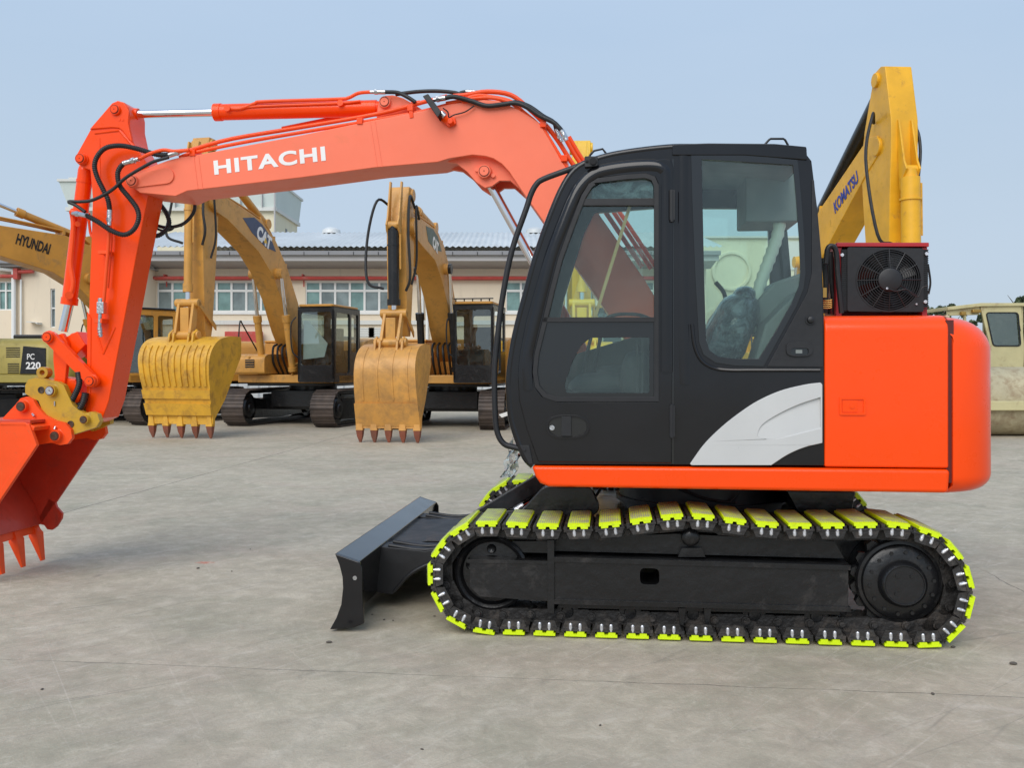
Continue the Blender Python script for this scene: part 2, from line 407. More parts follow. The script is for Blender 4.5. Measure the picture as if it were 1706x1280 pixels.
def tag(o, label=None, cat=None, group=None, kind=None):
    for k, v in (('label', label), ('category', cat), ('group', group), ('kind', kind)):
        if v: o[k] = v
    return o
def text(s, O, RV, UV, mat, parent, depth=.004, bold=.02, name='lettering', nrm=None, space=1.0):
    """lettering fitted to the rectangle that starts at O and is spanned by RV (right) and UV (up)"""
    cu = bpy.data.curves.new('t', 'FONT'); cu.body = s; cu.size = 1; cu.offset = bold; cu.extrude = 1; cu.resolution_u = 4
    cu.space_character = space
    ob = bpy.data.objects.new('t', cu); COL.objects.link(ob)
    bpy.context.view_layer.update(); dg = bpy.context.evaluated_depsgraph_get()
    me = bpy.data.meshes.new_from_object(ob.evaluated_get(dg)); bpy.data.objects.remove(ob)
    xs = [v.co.x for v in me.vertices]; ys = [v.co.y for v in me.vertices]
    x0, x1, y0, y1 = min(xs), max(xs), min(ys), max(ys)
    O, RV, UV = Vector(O), Vector(RV), Vector(UV); N = RV.cross(UV).normalized() if nrm is None else Vector(nrm)
    for v in me.vertices:
        v.co = O+RV*((v.co.x-x0)/(x1-x0))+UV*((v.co.y-y0)/(y1-y0))+N*(depth*.5*(v.co.z+1))
    me.materials.clear(); me.materials.append(mat); me.name = name
    o = bpy.data.objects.new(name, me); COL.objects.link(o); o.parent = parent; return o
def WP(px, py, Y): return Vector(((px-CX)*Y/F, Y, EYE-(py-HY)*Y/F))
# ------------------------------------------------------------------ ground
g = MB().use(MT['ground'])
nn = 40
g.face(g.verts([(-400, -40, 0), (400, -40, 0), (400, 900, 0), (-400, 900, 0)]))
tag(g.build('ground', smooth=0), kind='structure')

# ------------------------------------------------------------------ the orange excavator (front, side on)
TH = .108
OX, OY = 1.021, 5.04
UH = Vector((math.cos(TH), -math.sin(TH), 0)); VH = Vector((math.sin(TH), math.cos(TH), 0)); OO = Vector((OX, OY, 0))
def M(px, py, v):
    d = Vector(((px-CX)/F, 1, -(py-HY)/F)); c = Vector((0, 0, EYE))
    t = (v-(c-OO).dot(VH))/d.dot(VH); P = c+d*t-OO
    return (P.dot(UH), P.z)
def P3(px, py, v):
    u, z = M(px, py, v); return Vector((u, v, z))
def PL(pts, v): return [M(a, b, v) for a, b in pts]
def TR(pts, v): return [P3(a, b, v) for a, b in pts]
EX = thing('excavator', 'orange and black crawler excavator with fluorescent yellow track pads, nearest machine in the yard', 'excavator', (OX, OY, 0), -TH)
CV = 1.16          # centre plane
BLK, ORA = MT['black'], MT['orange']

# ---- tracks
prof_px = [(738, 897), (775, 871), (815, 867), (863, 869), (910, 871), (960, 871), (1010, 869), (1060, 863), (1112, 856), (1165, 855), (1222, 862), (1277, 868), (1330, 870),
           (1385, 870), (1440, 869), (1495, 869), (1540, 878), (1574, 892), (1600, 918), (1617, 945), (1627, 985), (1622, 1022), (1603, 1056), (1572, 1079), (1535, 1087),
           (1490, 1086), (1329, 1080), (1168, 1073), (1013, 1067), (859, 1062), (808, 1059), (768, 1049), (740, 1031), (720, 1000), (710, 962), (716, 928)]
prof = [Vector((a, b, 0)) for a, b in PL(prof_px, 0)]
for p in prof:
    p.y = max(p.y, 0)
for i in range(25, 31): prof[i].y = 0.0
dense = resample(catmull(prof, 8, True), 720, True)
def plen(P): return sum((P[(i+1) % len(P)]-P[i]).length for i in range(len(P)))
LT = plen(dense); pitch = abs(M(1438, 1082, 0)[0]-M(960, 1065, 0)[0])/9
NP = round(LT/pitch)
def at_len(s):
    s = (s % LT)/LT*len(dense); i = int(s); f = s-i
    return dense[i % len(dense)].lerp(dense[(i+1) % len(dense)], f)
u0 = M(1168, 1073, 0)[0]
best = min((i for i in range(len(dense)) if dense[i].y < .05), key=lambda i: abs(dense[i].x-u0))
s0 = best/len(dense)*LT
pm = MB().use(MT['pad'])
sec = [(-.050, 0), (-.050, .012), (-.060, .013), (-.060, .026), (-.051, .036), (.051, .036), (.060, .026), (.060, .013), (.050, .012), (.050, 0), (.013, 0), (.009, .013), (-.009, .013), (-.013, 0)]
loops = []
for v, sx_, zt in ((.0, 1, .026), (.022, 1, 1), (.428, 1, 1), (.45, 1, .026)):
    loops.append([(a*sx_, v, min(b, zt) if b > .03 else b) for a, b in sec])
pm.loft(loops)
pm.use(MT['bolt'])
for a in (-.026, .026):
    for v in (.02, .43):
        pm.lathe((a, v-.006, -.004), (0, 0, -1), [(0, .0095), (.034, .0095), (.040, .005), (.040, 0)], 10)
padme = pm.build('track_pad', bevel=0); pad_mesh = padme.data; bpy.data.objects.remove(padme)
NPADS = []
for ti, v0 in enumerate((0.0, 1.87)):
    ch = MB().use(MT['steel_dirty'])
    for k in range(NP):
        s = s0+k*LT/NP; p = at_len(s); a, b = at_len(s-.03), at_len(s+.03); t = (b-a).normalized(); n_ = Vector((t.y, -t.x, 0))
        # outward normal
        cen = Vector((0.0, .33, 0))
        if n_.dot(p-cen) < 0: n_ = -n_
        X = Vector((t.x, 0, t.y)); Z = Vector((n_.x, 0, n_.y)); Yv = Vector((0, 1, 0))
        org = Vector((p.x, v0, p.y)) - Z*.037
        mt = Matrix.Identity(4)
        for r_ in range(3): mt[r_][0] = X[r_]; mt[r_][1] = Yv[r_]; mt[r_][2] = Z[r_]; mt[r_][3] = org[r_]
        if mt.determinant() < 0:
            for r_ in range(3): mt[r_][0] = -X[r_]
        NPADS.append((ti, mt))
        hw = LT/NP*.5
        # steel shoe: plate, lips and two track links
        ch.box(-hw+.006, hw-.008, .006, .444, -.012, -.001, mt)
        ch.box(-hw+.002, -hw+.02, .01, .44, -.018, .012, mt); ch.box(hw-.024, hw-.012, .01, .44, -.014, .014, mt)
        for side in (.012, .43):
            ch.prism([(-hw+.012, -.012), (hw-.012, -.012), (hw-.03, -.056), (-hw+.03, -.056)], side, side+.008, mapf=lambda a, b, c, mt=mt: mt @ Vector((a, c, b)))
        for lv in (.13, .27):
            lo = [(-hw-.012, -.012), (hw-.012, -.012), (hw+.012, -.05), (hw+.008, -.085), (-hw+.02, -.09), (-hw-.01, -.07)]
            ch.prism(lo, lv, lv+.03, mapf=lambda a, b, c, mt=mt: mt @ Vector((a, c, b)))
        ch.cyl(mt @ Vector((-hw, .115, -.055)), mt @ Vector((-hw, .315, -.055)), .024, seg=12)
        ch.cyl(mt @ Vector((-hw, .10, -.055)), mt @ Vector((-hw, .117, -.055)), .015, seg=10)
    tr = ch.build('track', EX)
    for (tj, mt) in NPADS:
        if tj != ti: continue
        o = bpy.data.objects.new('track_pad', pad_mesh); COL.objects.link(o); o.parent = tr; o.matrix_local = mt
    # side frame, idler, sprocket, rollers
    fv = v0+.10 if ti == 0 else v0+.05
    def q(pts): return PL(pts, .10)
    fb = MB().use(MT['black_frame'])
    fb.prism(fillet(q([(922, 933), (1411, 947), (1411, 1013), (922, 999)]), .012), v0+.07, v0+.38, holes=[fillet(q([(1066, 945), (1098, 946), (1098, 973), (1066, 972)]), .03)] if ti == 0 else [])
    fb.prism(q([(918, 926), (1414, 940), (1414, 948), (918, 934)]), v0+.058, v0+.38)
    fb.prism(q([(918, 996), (1414, 1009), (1414, 1017), (918, 1004)]), v0+.058, v0+.38)
    fb.prism(q([(913, 898), (924, 898), (924, 1020), (913, 1018)]), v0+.055, v0+.38)
    fb.prism(fillet(q([(784, 936), (913, 938), (913, 1000), (800, 992), (784, 975)]), .01), v0+.066, v0+.38)
    fb.prism(q([(780, 930), (913, 933), (913, 938), (780, 936)]), v0+.06, v0+.38)
    # sloped upper flange of the frame, up to the carrier roller
    fb.prism(q([(924, 902), (1128, 893), (1395, 906), (1411, 935), (924, 922)]), v0+.16, v0+.36)
    fb.prism(q([(1136, 915), (1170, 915), (1176, 930), (1130, 930)]), v0+.12, v0+.2)
    fb.prism(q([(840, 905), (913, 905), (913, 925), (870, 924)]), v0+.15, v0+.3)
    # lower skirt with roller brackets
    fb.prism(q([(930, 1004), (1400, 1017), (1400, 1026), (930, 1014)]), v0+.11, v0+.34)
    for px in (1130, 1172):
        fb.prism(q([(px, 1012), (px+12, 1012), (px+8, 1040), (px+2, 1040)]), v0+.07, v0+.1)
    fb.build('track_frame', EX, bevel=.004)
    il = MB().use(MT['black_frame'])
    c = P3(818, 957, .1); R0 = abs(M(818+62, 957, .1)[0]-c.x); cc = Vector((c.x, v0+.13, c.z))
    il.lathe(cc, (0, 1, 0), [(0, 0), (0, R0*.35), (.0, R0*.38), (.03, R0*.45), (.035, R0*.8), (.0, R0*.86), (-.01, R0*.93), (.0, R0), (.19, R0), (.2, R0*.9), (.2, 0)], 48)
    for k in range(5):
        a = k*1.2566+.35; il.lathe(cc+Vector((math.cos(a)*R0*.62, .028, math.sin(a)*R0*.62)), (0, 1, 0), [(0, 0), (-.012, R0*.10), (0, R0*.13)], 16)
    il.build('idler_wheel', EX)
    sp_ = MB().use(MT['black_frame'])
    c = P3(1502, 972, .1); Rs = abs(M(1502+66, 972, .1)[0]-c.x); cc = Vector((c.x, v0+.14, c.z))
    sp_.lathe(cc, (0, -1, 0), [(-.2, 0), (-.2, Rs*1.12), (0, Rs*1.12), (.01, Rs*1.08), (.012, Rs), (.03, Rs*.97), (.04, Rs*.9), (.045, Rs*.62), (.085, Rs*.59), (.10, Rs*.52), (.10, Rs*.50), (.094, Rs*.48), (.094, 0)], 56)
    for k in range(17):   # sprocket teeth
        a = k*2*math.pi/17; d1 = Vector((math.cos(a), 0, math.sin(a))); tt = Vector((-math.sin(a), 0, math.cos(a)))
        for vv in (.02,):
            pts = [cc+d1*Rs*1.1+tt*.035, cc+d1*Rs*1.24+tt*.016, cc+d1*Rs*1.24-tt*.016, cc+d1*Rs*1.1-tt*.035]
            A = [p+Vector((0, vv, 0)) for p in pts]; B = [p+Vector((0, vv+.05, 0)) for p in pts]; sp_.loft([A, B])
    for k in range(14):
        a = k*2*math.pi/14+.1; p = cc+Vector((math.cos(a)*Rs*.82, -.038, math.sin(a)*Rs*.82)); sp_.cyl(p, p-Vector((0, .012, 0)), .011, seg=6)
    for a in (.9, 2.2, 4.0): 
        p = cc+Vector((math.cos(a)*Rs*.3, -.094, math.sin(a)*Rs*.3)); sp_.cyl(p, p-Vector((0, .006, 0)), .012, seg=8)
    sp_.build('drive_sprocket', EX)
    for px in (945, 1050, 1155, 1258, 1362):
        rb = MB().use(MT['black_frame']); c = M(px, 1022+(px-945)*.018, .1)
        rb.lathe((c[0], v0+.12, c[1]), (0, 1, 0), [(0, 0), (0, .03), (.012, .035), (.014, .062), (.05, .062), (.05, .048), (.17, .048), (.17, .062), (.21, .062), (.21, 0)], 24)
        rb.build('track_roller', EX)
    rb = MB().use(MT['black_frame']); c = M(1151, 897, .1)
    rb.lathe((c[0], v0+.1, c[1]), (0, 1, 0), [(0, 0), (0, .025), (.01, .047), (.014, .05), (.18, .05), (.2, 0)], 24); rb.build('carrier_roller', EX)

# ---- centre frame and swing ring
cf = MB().use(MT['black_frame'])
z1 = M(1160, 822, .5)[1]
cf.prism(fillet([(-.75, .5), (.75, .5), (.95, 1.16), (.75, 1.82), (-.75, 1.82), (-.95, 1.16)], .05), .30, .585, axis='z')
for sgn in (-1, 1):
    for yy in (.35, 1.55):
        cf.box(sgn*.75-.3, sgn*.75+.3, yy, yy+.42, .32, .52)
cf.build('centre_frame', EX, bevel=.012)
sr = MB().use(MT['black_matt'])
cx = (M(1033, 830, .6)[0]+M(1330, 830, .6)[0])/2; rr_ = (M(1330, 830, .6)[0]-M(1033, 830, .6)[0])/2
sr.lathe((cx, CV, .55), (0, 0, 1), [(0, 0), (0, rr_*.99), (.07, rr_*.99), (.07, rr_*1.04), (.10, rr_*1.04), (.10, rr_), (.30, rr_), (.30, 0)], 64)
sr.build('swing_ring', EX)
gp = MB().use(MT['black_frame'])       # dark plates and hoses in the gap under the deck
gp.prism(fillet(PL([(905, 812), (985, 812), (1000, 850), (975, 872), (905, 880), (850, 872)], .5), .03), .5, .62)
gp.build('frame_bracket', EX, bevel=.006); gp = MB().use(MT['black_frame'])
gp.prism(PL([(1310, 818), (1425, 820), (1420, 850), (1400, 862), (1330, 855)], .55), .55, 1.6)
gp.build('frame_bracket', EX, bevel=.006); gp = MB().use(MT['black_frame'])
gp.prism(PL([(1215, 832), (1262, 824), (1300, 838), (1300, 862), (1180, 860)], 1.5), 1.5, 1.6)
gp.build('frame_bracket', EX, bevel=.006)
for pts, r_ in (([(958, 812), (965, 826), (978, 833), (992, 827), (1002, 812)], .009), ([(1130, 815), (1170, 830), (1200, 836), (1225, 838)], .009), ([(1215, 838), (1228, 826), (1232, 815)], .008), ([(985, 812), (975, 828), (962, 838)], .008)):
    h = MB().use(MT['rubber']); h.tube(TR(pts, .62), r_, 8, 6); h.build('hydraulic_hose', EX)

# ---- dozer blade
bl = MB().use(MT['black'])
endp = [(557.5, 933), (580, 941), (598, 947), (603, 956), (604, 1000), (606, 1050), (590, 1057), (549, 1060), (560, 1040), (568, 1018), (571, 990), (570, 972), (565, 952)]
E2 = PL(endp, -.02); zmin = min(p[1] for p in E2); E2 = [(a, b-zmin+.012) for a, b in E2]
body = [E2[0], E2[2], (E2[3][0]-.03, E2[3][1]-.08), (E2[5][0]-.06, .10), (E2[6][0]-.07, .03), (E2[7][0]+.01, .018)] + [(a+.006, b) for a, b in E2[8:]]
bl.prism(body, 0.0, 2.28)
bl.prism(E2, -.02, .005); bl.prism(E2, 2.28, 2.305)
blade = bl.build('dozer_blade', EX, bevel=.006)
bh = MB().use(MT['zinc'])
for (dx, vv) in ((-.035, 2.283), (-.075, 2.283)):
    bh.cyl((E2[3][0]+dx, 2.27, E2[3][1]-.045), (E2[3][0]+dx, 2.262, E2[3][1]-.045), .015, seg=16)
bh.cyl((E2[3][0]-.04, -.024, E2[3][1]-.06), (E2[3][0]-.04, -.016, E2[3][1]-.06), .012, seg=16)
bh.build('bolt', blade)
ub = E2[3][0]
ar = MB().use(MT['black_matt'])
zt = E2[0][1]-.04
topo = [(ub-.06, .55), (ub-.06, 1.75), (-1.15, 1.62), (-.75, 1.55), (-.75, .77), (-1.15, .70)]
ar.prism([(ub-.05, .10), (ub-.05, zt-.015), (ub+.25, zt-.04), (ub+.55, zt), (-.9, .40), (-.9, .32), (ub+.6, .325), (ub+.32, .29), (ub+.16, .21), (ub+.05, .09)], .50, .66)
ar.prism([(ub-.05, .10), (ub-.05, zt-.015), (ub+.25, zt-.04), (ub+.55, zt), (-.9, .40), (-.9, .32), (ub+.6, .325), (ub+.32, .29), (ub+.16, .21), (ub+.05, .09)], 1.66, 1.82)
ar.prism([(ub-.05, zt-.10), (ub-.05, zt-.03), (ub+.5, zt-.03), (ub+.75, zt-.03), (ub+.75, zt-.09)], .66, 1.66)
ar.prism([(ub+.18, zt-.03), (ub+.22, zt-.018), (ub+.62, zt-.018), (ub+.66, zt-.03)], .74, .95)
for v_ in (.52, .64, 1.68, 1.80):
    ar.tube([(ub+.02, v_, zt-.012), (ub+.25, v_, zt-.036), (ub+.55, v_, zt+.004), (-1.0, v_, .405)], .014, 8, 5)
ar.tube([(ub+.06, .495, .11), (ub+.17, .495, .225), (ub+.33, .495, .30), (ub+.6, .495, .335), (-1.0, .495, .33)], .012, 8, 5)
ar.build('blade_arm', EX, bevel=.01)
al = MB().use(MT['black_frame'])
A = P3(792, 866, .80); B = P3(905, 800, .95)
dv = (B-A).normalized(); nv = Vector((-dv.z, 0, dv.x))
al.loft([[A+nv*.05+Vector((0, s, 0)) for s in (-.05, .05)]+[A-nv*.05+Vector((0, s, 0)) for s in (.05, -.05)], [B+nv*.055+Vector((0, s, 0)) for s in (-.05, .05)]+[B-nv*.055+Vector((0, s, 0)) for s in (.05, -.05)]])
al.build('blade_link', EX, bevel=.006)
bc = MB().use(MT['chrome']); bc.cyl(P3(858, 852, .85), P3(900, 826, .95), .02); bc.use(MT['black_frame']); bc.cyl(P3(895, 829, .94), P3(960, 800, 1.0), .042); bc.use(MT['zinc']); bc.cyl(P3(858, 852, .83), P3(872, 843, .85), .027)
bc.build('blade_cylinder', EX)

# ---- deck
dk = MB().use(ORA)
zd0, zd1 = M(1200, 817, .04)[1], M(1200, 779.5, .04)[1]
ul, ur = M(885, 778, .04)[0], M(1583, 782, .04)[0]
ulb = M(912, 812, .04)[0]
sh = .02
def deck_loop(v0, v1):
    return [M(885, 776, v0), M(893, 797, v0), M(900, 807, v0), M(913, 812, v0), M(1250, 817.5, v0), M(1582, 823, v0), M(1584, 783, v0)]
o_ = [M(885, 776.5, .04), M(892, 795, .04), M(899, 806, .04), M(914, 812, .04), M(1250, 817.5, .04), M(1581, 822.5, .04), M(1584, 783, .04), M(1250, 779.5, .04)]
dk.prism(o_, .04, 2.24)
dk.build('deck_skirt', EX, bevel=.022, seg=4)

# ---- engine hood panel: profile in (v,z), swept along u
def hood_section(v_in, z0, z1, rtop=.09):
    o = [(v_in, z0), (v_in, z1-rtop)]
    for k in range(1, 9):
        a = math.pi/2*k/8; o.append((v_in+rtop*1.15*(1-math.cos(a)), z1-rtop+rtop*math.sin(a)))
    return o
zh0 = M(1480, 781, .05)[1]; zh1 = M(1480, 525.5, .12)[1]
h0 = M(1374.5, 600, .04)[0]; h1 = M(1582, 600, .04)[0]
hd = MB().use(ORA)
latch = (M(1398, 662, .05), M(1442, 692, .05))
sec_ = hood_section(.05, zh0+.004, zh1)
full = sec_ + [(1.16, zh1+.015)] + [(2.28-v, z) for v, z in sec_[::-1]]
hd.prism(full, h0, h1, axis='u')
hood = hd.build('engine_hood', EX, bevel=.012, seg=3)
lt = MB().use(ORA)
lo = [latch[0], (latch[1][0], latch[0][1]), latch[1], (latch[0][0], latch[1][1])]
inn = [(lo[0][0]+.012, lo[0][1]-.012), (lo[1][0]-.012, lo[1][1]-.012), (lo[2][0]-.012, lo[2][1]+.012), (lo[3][0]+.012, lo[3][1]+.012)]
lt.prism(fillet(lo, .01), .043, .052, holes=[inn])
lt.prism([(inn[0][0]+.004, inn[0][1]-.004), (inn[1][0]-.03, inn[1][1]-.004), (inn[2][0]-.03, inn[2][1]+.004), (inn[3][0]+.004, inn[3][1]+.004)], .045, .052)
cxl = (inn[0][0]+inn[1][0])/2-.002; czl = (inn[0][1]+inn[2][1])/2
lt.cyl((cxl, .046, czl), (cxl, .041, czl), .013, seg=16)
lt.build('latch', hood, bevel=.003)
# ---- counterweight
cw = MB().use(ORA)
c0 = M(1588.5, 600, .04)[0]; c1 = M(1652, 660, .25)[0]+.0
zc0, zc1 = M(1600, 824, .06)[1], M(1600, 527, .12)[1]
def cw_loop(z, inset):
    rad = .26; pts = []
    x1 = c1-inset; y0 = .045+inset*.8; y1 = 2.235-inset*.8
    pts.append((c0, y0, z))
    for k in range(9):
        a = math.pi/2*k/8; pts.append((x1-rad+rad*math.sin(a), y0+rad-rad*math.cos(a), z))
    for k in range(9):
        a = math.pi/2*k/8; pts.append((x1-rad+rad*math.cos(a)+.0, y1-rad+rad*math.sin(a), z))
    pts.append((c0, y1, z)); return pts
lps = []
for k in range(9):
    a = math.pi/2*k/8; lps.append(cw_loop(zc0+.13*(1-math.sin(a)) if 0 else zc0+.10*(1-math.cos(a)), .10*(1-math.sin(a))))
for k in range(1, 11):
    a = math.pi/2*k/10; lps.append(cw_loop(zc1-.20+.20*math.sin(a), .17*(1-math.cos(a))))
cw.loft(lps); cw.build('counterweight', EX, bevel=.006, smooth=50)
gm = MB().use(flat('dark_red_gap', (.10, .012, .008), .6)); gm.box(h1-.01, c0+.01, .065, 2.2, zc0+.06, zh1-.03); gm.build('seam_gap', EX)
cl = MB().use(flat('primer_strip', (.62, .50, .36), .6)); cl.box(h1+.0005, c0-.002, .10, .16, zh1-.012, zh1-.002); cl.build('seam_clip', EX)

# ---- cab -------------------------------------------------------------------
V0, V1 = .055, 1.02
sil = [(884, 774), (871, 760), (857, 726), (847, 689), (844, 640), (847, 600), (856, 550), (872, 486), (888, 427), (912, 358), (936, 303), (960, 274), (997, 259), (1039, 250), (1106, 242), (1153, 241), (1245, 242),
       (1338, 250), (1352, 268), (1362, 350), (1369, 430), (1372.5, 527), (1373, 776), (1250, 775)]
door = [(897, 770), (877, 713), (865, 667), (863, 625), (866, 590), (877, 533), (890, 486), (906, 432), (925, 379), (943, 334), (957, 308), (978, 290), (1002, 281), (1060, 270), (1105, 264), (1119, 268), (1122, 280), (1119, 772)]
dwin = [(927, 668), (906, 661), (893, 645), (889, 620), (892, 590), (906, 533), (917, 486), (931, 432), (950, 379), (970, 327), (982, 308), (996, 299), (1040, 293.5), (1075, 291), (1090, 296), (1096, 310), (1096, 668)]
rwin = [(1153, 258), (1240, 259), (1327, 268), (1333, 330), (1338, 400), (1340, 455), (1337, 480), (1325, 510), (1300, 556), (1271, 609), (1225, 608), (1192, 603), (1173, 590), (1166, 570), (1160, 460), (1155, 340)]
SIL = PL(sil, V0); DOOR = PL(door, V0); DWIN = PL(dwin, V0); RWIN = PL(rwin, V0)
cabm = MB().use(BLK)
cabm.prism(SIL, V0, V0+.05, holes=[DWIN, RWIN])
cabm.build('cab_side_panel', EX, bevel=.0025)
ce = MB().use(BLK); ce.tube(TR([(a+4.5, b+(4.5 if i_ > 6 else 2)) for i_, (a, b) in enumerate(sil[:18])], V0+.018), .021, 12, 4); ce.build('cab_edge', EX)
# far side wall of the cab: same outline with two big openings
f1 = PL([(900, 600), (925, 480), (965, 350), (985, 310), (1105, 300), (1118, 310), (1118, 600)], V0)
f2 = PL([(1140, 300), (1325, 300), (1332, 470), (1318, 560), (1300, 600), (1140, 600)], V0)
fs = MB().use(BLK); fs.prism(SIL, V1-.05, V1, holes=[f1, f2]); fs.build('cab_far_side', EX, bevel=.01)
# shell: roof, rear wall, floor and lower front
def strip(mb, pts, th, v0, v1):
    """wall of thickness th that follows the open path pts (u,z)"""
    n = len(pts); P = [Vector((p[0], p[1])) for p in pts]; inn_ = []
    for i in range(n):
        t = (P[min(i+1, n-1)]-P[max(i-1, 0)]).normalized(); inn_.append(P[i]+Vector((-t.y, t.x))*th)
    mb.prism([tuple(p) for p in P]+[tuple(p) for p in inn_[::-1]], v0, v1)
rf = MB().use(BLK)
roofp = PL([(960, 274), (997, 259), (1039, 250), (1106, 242), (1153, 241), (1245, 242), (1338, 250)], V0)
strip(rf, roofp, -.05, V0+.04, V1-.04)
rf.prism(fillet(PL([(1120, 241), (1180, 239), (1290, 240), (1343, 245), (1344.5, 267), (1240, 259), (1120, 259)], V0), .008), V0-.012, V1+.012)
cab_roof = rf.build('cab_roof', EX, bevel=.008)
ln = MB().use(MT['lining']); strip(ln, [(a, b-.052) for a, b in roofp], -.02, V0+.06, V1-.06)
ln.use(MT['grey_trim'])
a = P3(1235, 330, .75); ln.box(M(1240, 300, .6)[0], M(1330, 300, .6)[0], .55, .95, M(1240, 372, .6)[1], M(1240, 300, .6)[1]+.12)
ln.build('roof_lining', EX, bevel=.02)
for pts in ([(976, 271), (984, 257), (990, 251), (1004, 248), (1010, 256)], [(1274, 241), (1281, 233), (1284, 231), (1305, 231), (1308, 233), (1313, 242)]):
    h = MB().use(MT['black_matt']); h.tube(TR(pts, .45 if pts[0][0] < 1100 else .3), .0065, 8); h.build('roof_rail', EX)
rw = MB().use(BLK)
rearp = PL([(1350, 268), (1362, 350), (1369, 430), (1372, 527), (1372, 775)], V0)
rw.prism([rearp[3], rearp[4], (rearp[4][0]-.05, rearp[4][1]), (rearp[3][0]-.05, rearp[3][1])], V0+.05, V1-.05)
for va, vb in ((V0+.05, V0+.10), (V1-.10, V1-.05)): strip(rw, rearp[:4], -.05, va, vb)
rw.build('cab_rear_wall', EX, bevel=.004)
# grey interior trim below and beside the rear window
it = MB().use(MT['grey_trim'])
it.prism(PL([(1268, 610), (1290, 545), (1262, 560), (1262, 500), (1290, 470), (1340, 453), (1360, 460), (1368, 610)], .55), .55, .95)
it.use(MT['lining']); it.prism(PL([(1255, 608), (1275, 540), (1330, 485), (1360, 480), (1364, 608)], .25), .25, .56)
it.build('interior_trim', EX, bevel=.02, seg=3)
fl = MB().use(MT['black_matt']); fl.box(SIL[3][0]+.1, SIL[22][0]-.05, V0+.05, V1-.05, zd1+.02, zd1+.10)
fl.prism(PL([(1215, 612), (1365, 612), (1365, 770), (1215, 770)], .3), .3, .9)
fl.build('cab_floor', EX)
# front: far pillar, lower front panel, windscreen
frp = PL([(960, 274), (936, 303), (912, 358), (888, 427), (872, 486), (856, 550), (847, 600), (844, 640), (847, 689), (857, 726), (871, 760), (884, 774)], V0)
fp = MB().use(BLK); strip(fp, frp[8:], .03, V0+.04, V1-.04)
strip(fp, frp[:9], .05, V0+.04, V0+.085); strip(fp, frp[:9], .05, V1-.085, V1-.04)
fp.build('cab_front_frame', EX, bevel=.004)
ws = MB().use(MT['glass']); strip(ws, [(a+.012, b-.004) for a, b in frp[:9]], .006, V0+.085, V1-.085); ws.build('windscreen', EX)
fgl = MB().use(MT['glass'])
for ff in (f1, f2): fgl.prism(ff, V1-.03, V1-.025)
fgl.build('far_window_glass', EX)
# door
dp = MB().use(BLK); dp.prism(DOOR, V0-.014, V0+.012, holes=[DWIN]); dr = dp.build('cab_door', EX, bevel=.009, seg=3)
ml = MB().use(BLK); ml.tube(TR([(881, 650), (880, 600), (885, 570), (898, 515), (909, 470), (921, 425), (939, 377), (957, 333), (970, 311), (987, 295), (1007, 287), (1045, 281), (1085, 279), (1103, 284), (1109, 300), (1109, 400), (1109, 620)], V0+.026), .05, 16, 5); ml.build('door_moulding', dr, smooth=60)
bars = MB().use(MT['black_matt'])
def inset(pts, d):
    n = len(pts); P = [Vector(p) for p in pts]; ar_ = sum(P[i].cross(P[(i+1) % n]) if 0 else P[i].x*P[(i+1) % n].y-P[(i+1) % n].x*P[i].y for i in range(n)); sg = 1 if ar_ > 0 else -1; o = []
    for i in range(n):
        a, b, c = P[i-1], P[i], P[(i+1) % n]; n1 = Vector((-(b-a).y, (b-a).x)).normalized(); n2 = Vector((-(c-b).y, (c-b).x)).normalized()
        m_ = (n1+n2).normalized(); o.append(tuple(b+m_*sg*d/max(.5, m_.dot(n1))))
    return o
DI = inset(DWIN, .022)
bars.prism(inset(DWIN, -.004), V0-.022, V0-.002, holes=[DI])
bars.prism(PL([(972, 332), (1090, 331), (1090, 343), (967, 343)], V0), V0-.016, V0+.01)
bars.prism(PL([(906, 529), (1092, 529), (1092, 537), (904, 537)], V0), V0-.022, V0+.01)
bars.build('door_window_frame', dr, bevel=.004)
lowp = MB().use(MT['glass_dark_trim'])
LW = PL([(906, 536), (1091, 536), (1091, 664), (927, 664), (909, 656), (898, 643), (894, 620), (896, 590)], V0)
lowh = fillet(PL([(984, 563), (1082, 562), (1082, 655), (944, 655), (940, 642), (953, 604), (968, 576)], V0), .012)
lowp.prism(LW, V0-.004, V0+.002, holes=[lowh]); lowp.build('dark_lower_pane', dr)
dg_ = MB().use(MT['glass']); dg_.prism(inset(DI, -.003), V0+.004, V0+.009); dg_.build('door_glass', dr)
bl2 = MB().use(MT['black_matt'])
for px in (1060, 1069): bl2.prism(PL([(px, 563), (px+3, 563), (px+3, 655), (px, 655)], V0), V0+.02, V0+.03)
bl2.build('sliding_pane_frame', dr)
gk = MB().use(MT['glass_dark_trim'])
gk.prism(inset(RWIN, -.006), V0-.006, V0+.004, holes=[PL([(1169, 266), (1321, 275), (1326, 330), (1331, 400), (1333, 455), (1330, 478), (1318, 506), (1292, 552), (1264, 598), (1225, 598), (1196, 594), (1182, 584), (1176, 566), (1173, 460)], V0)])
gk.build('rear_window_border', EX, bevel=.002)
rg = MB().use(MT['glass']); rg.prism(RWIN, V0+.006, V0+.011); rg.build('rear_side_window', EX)
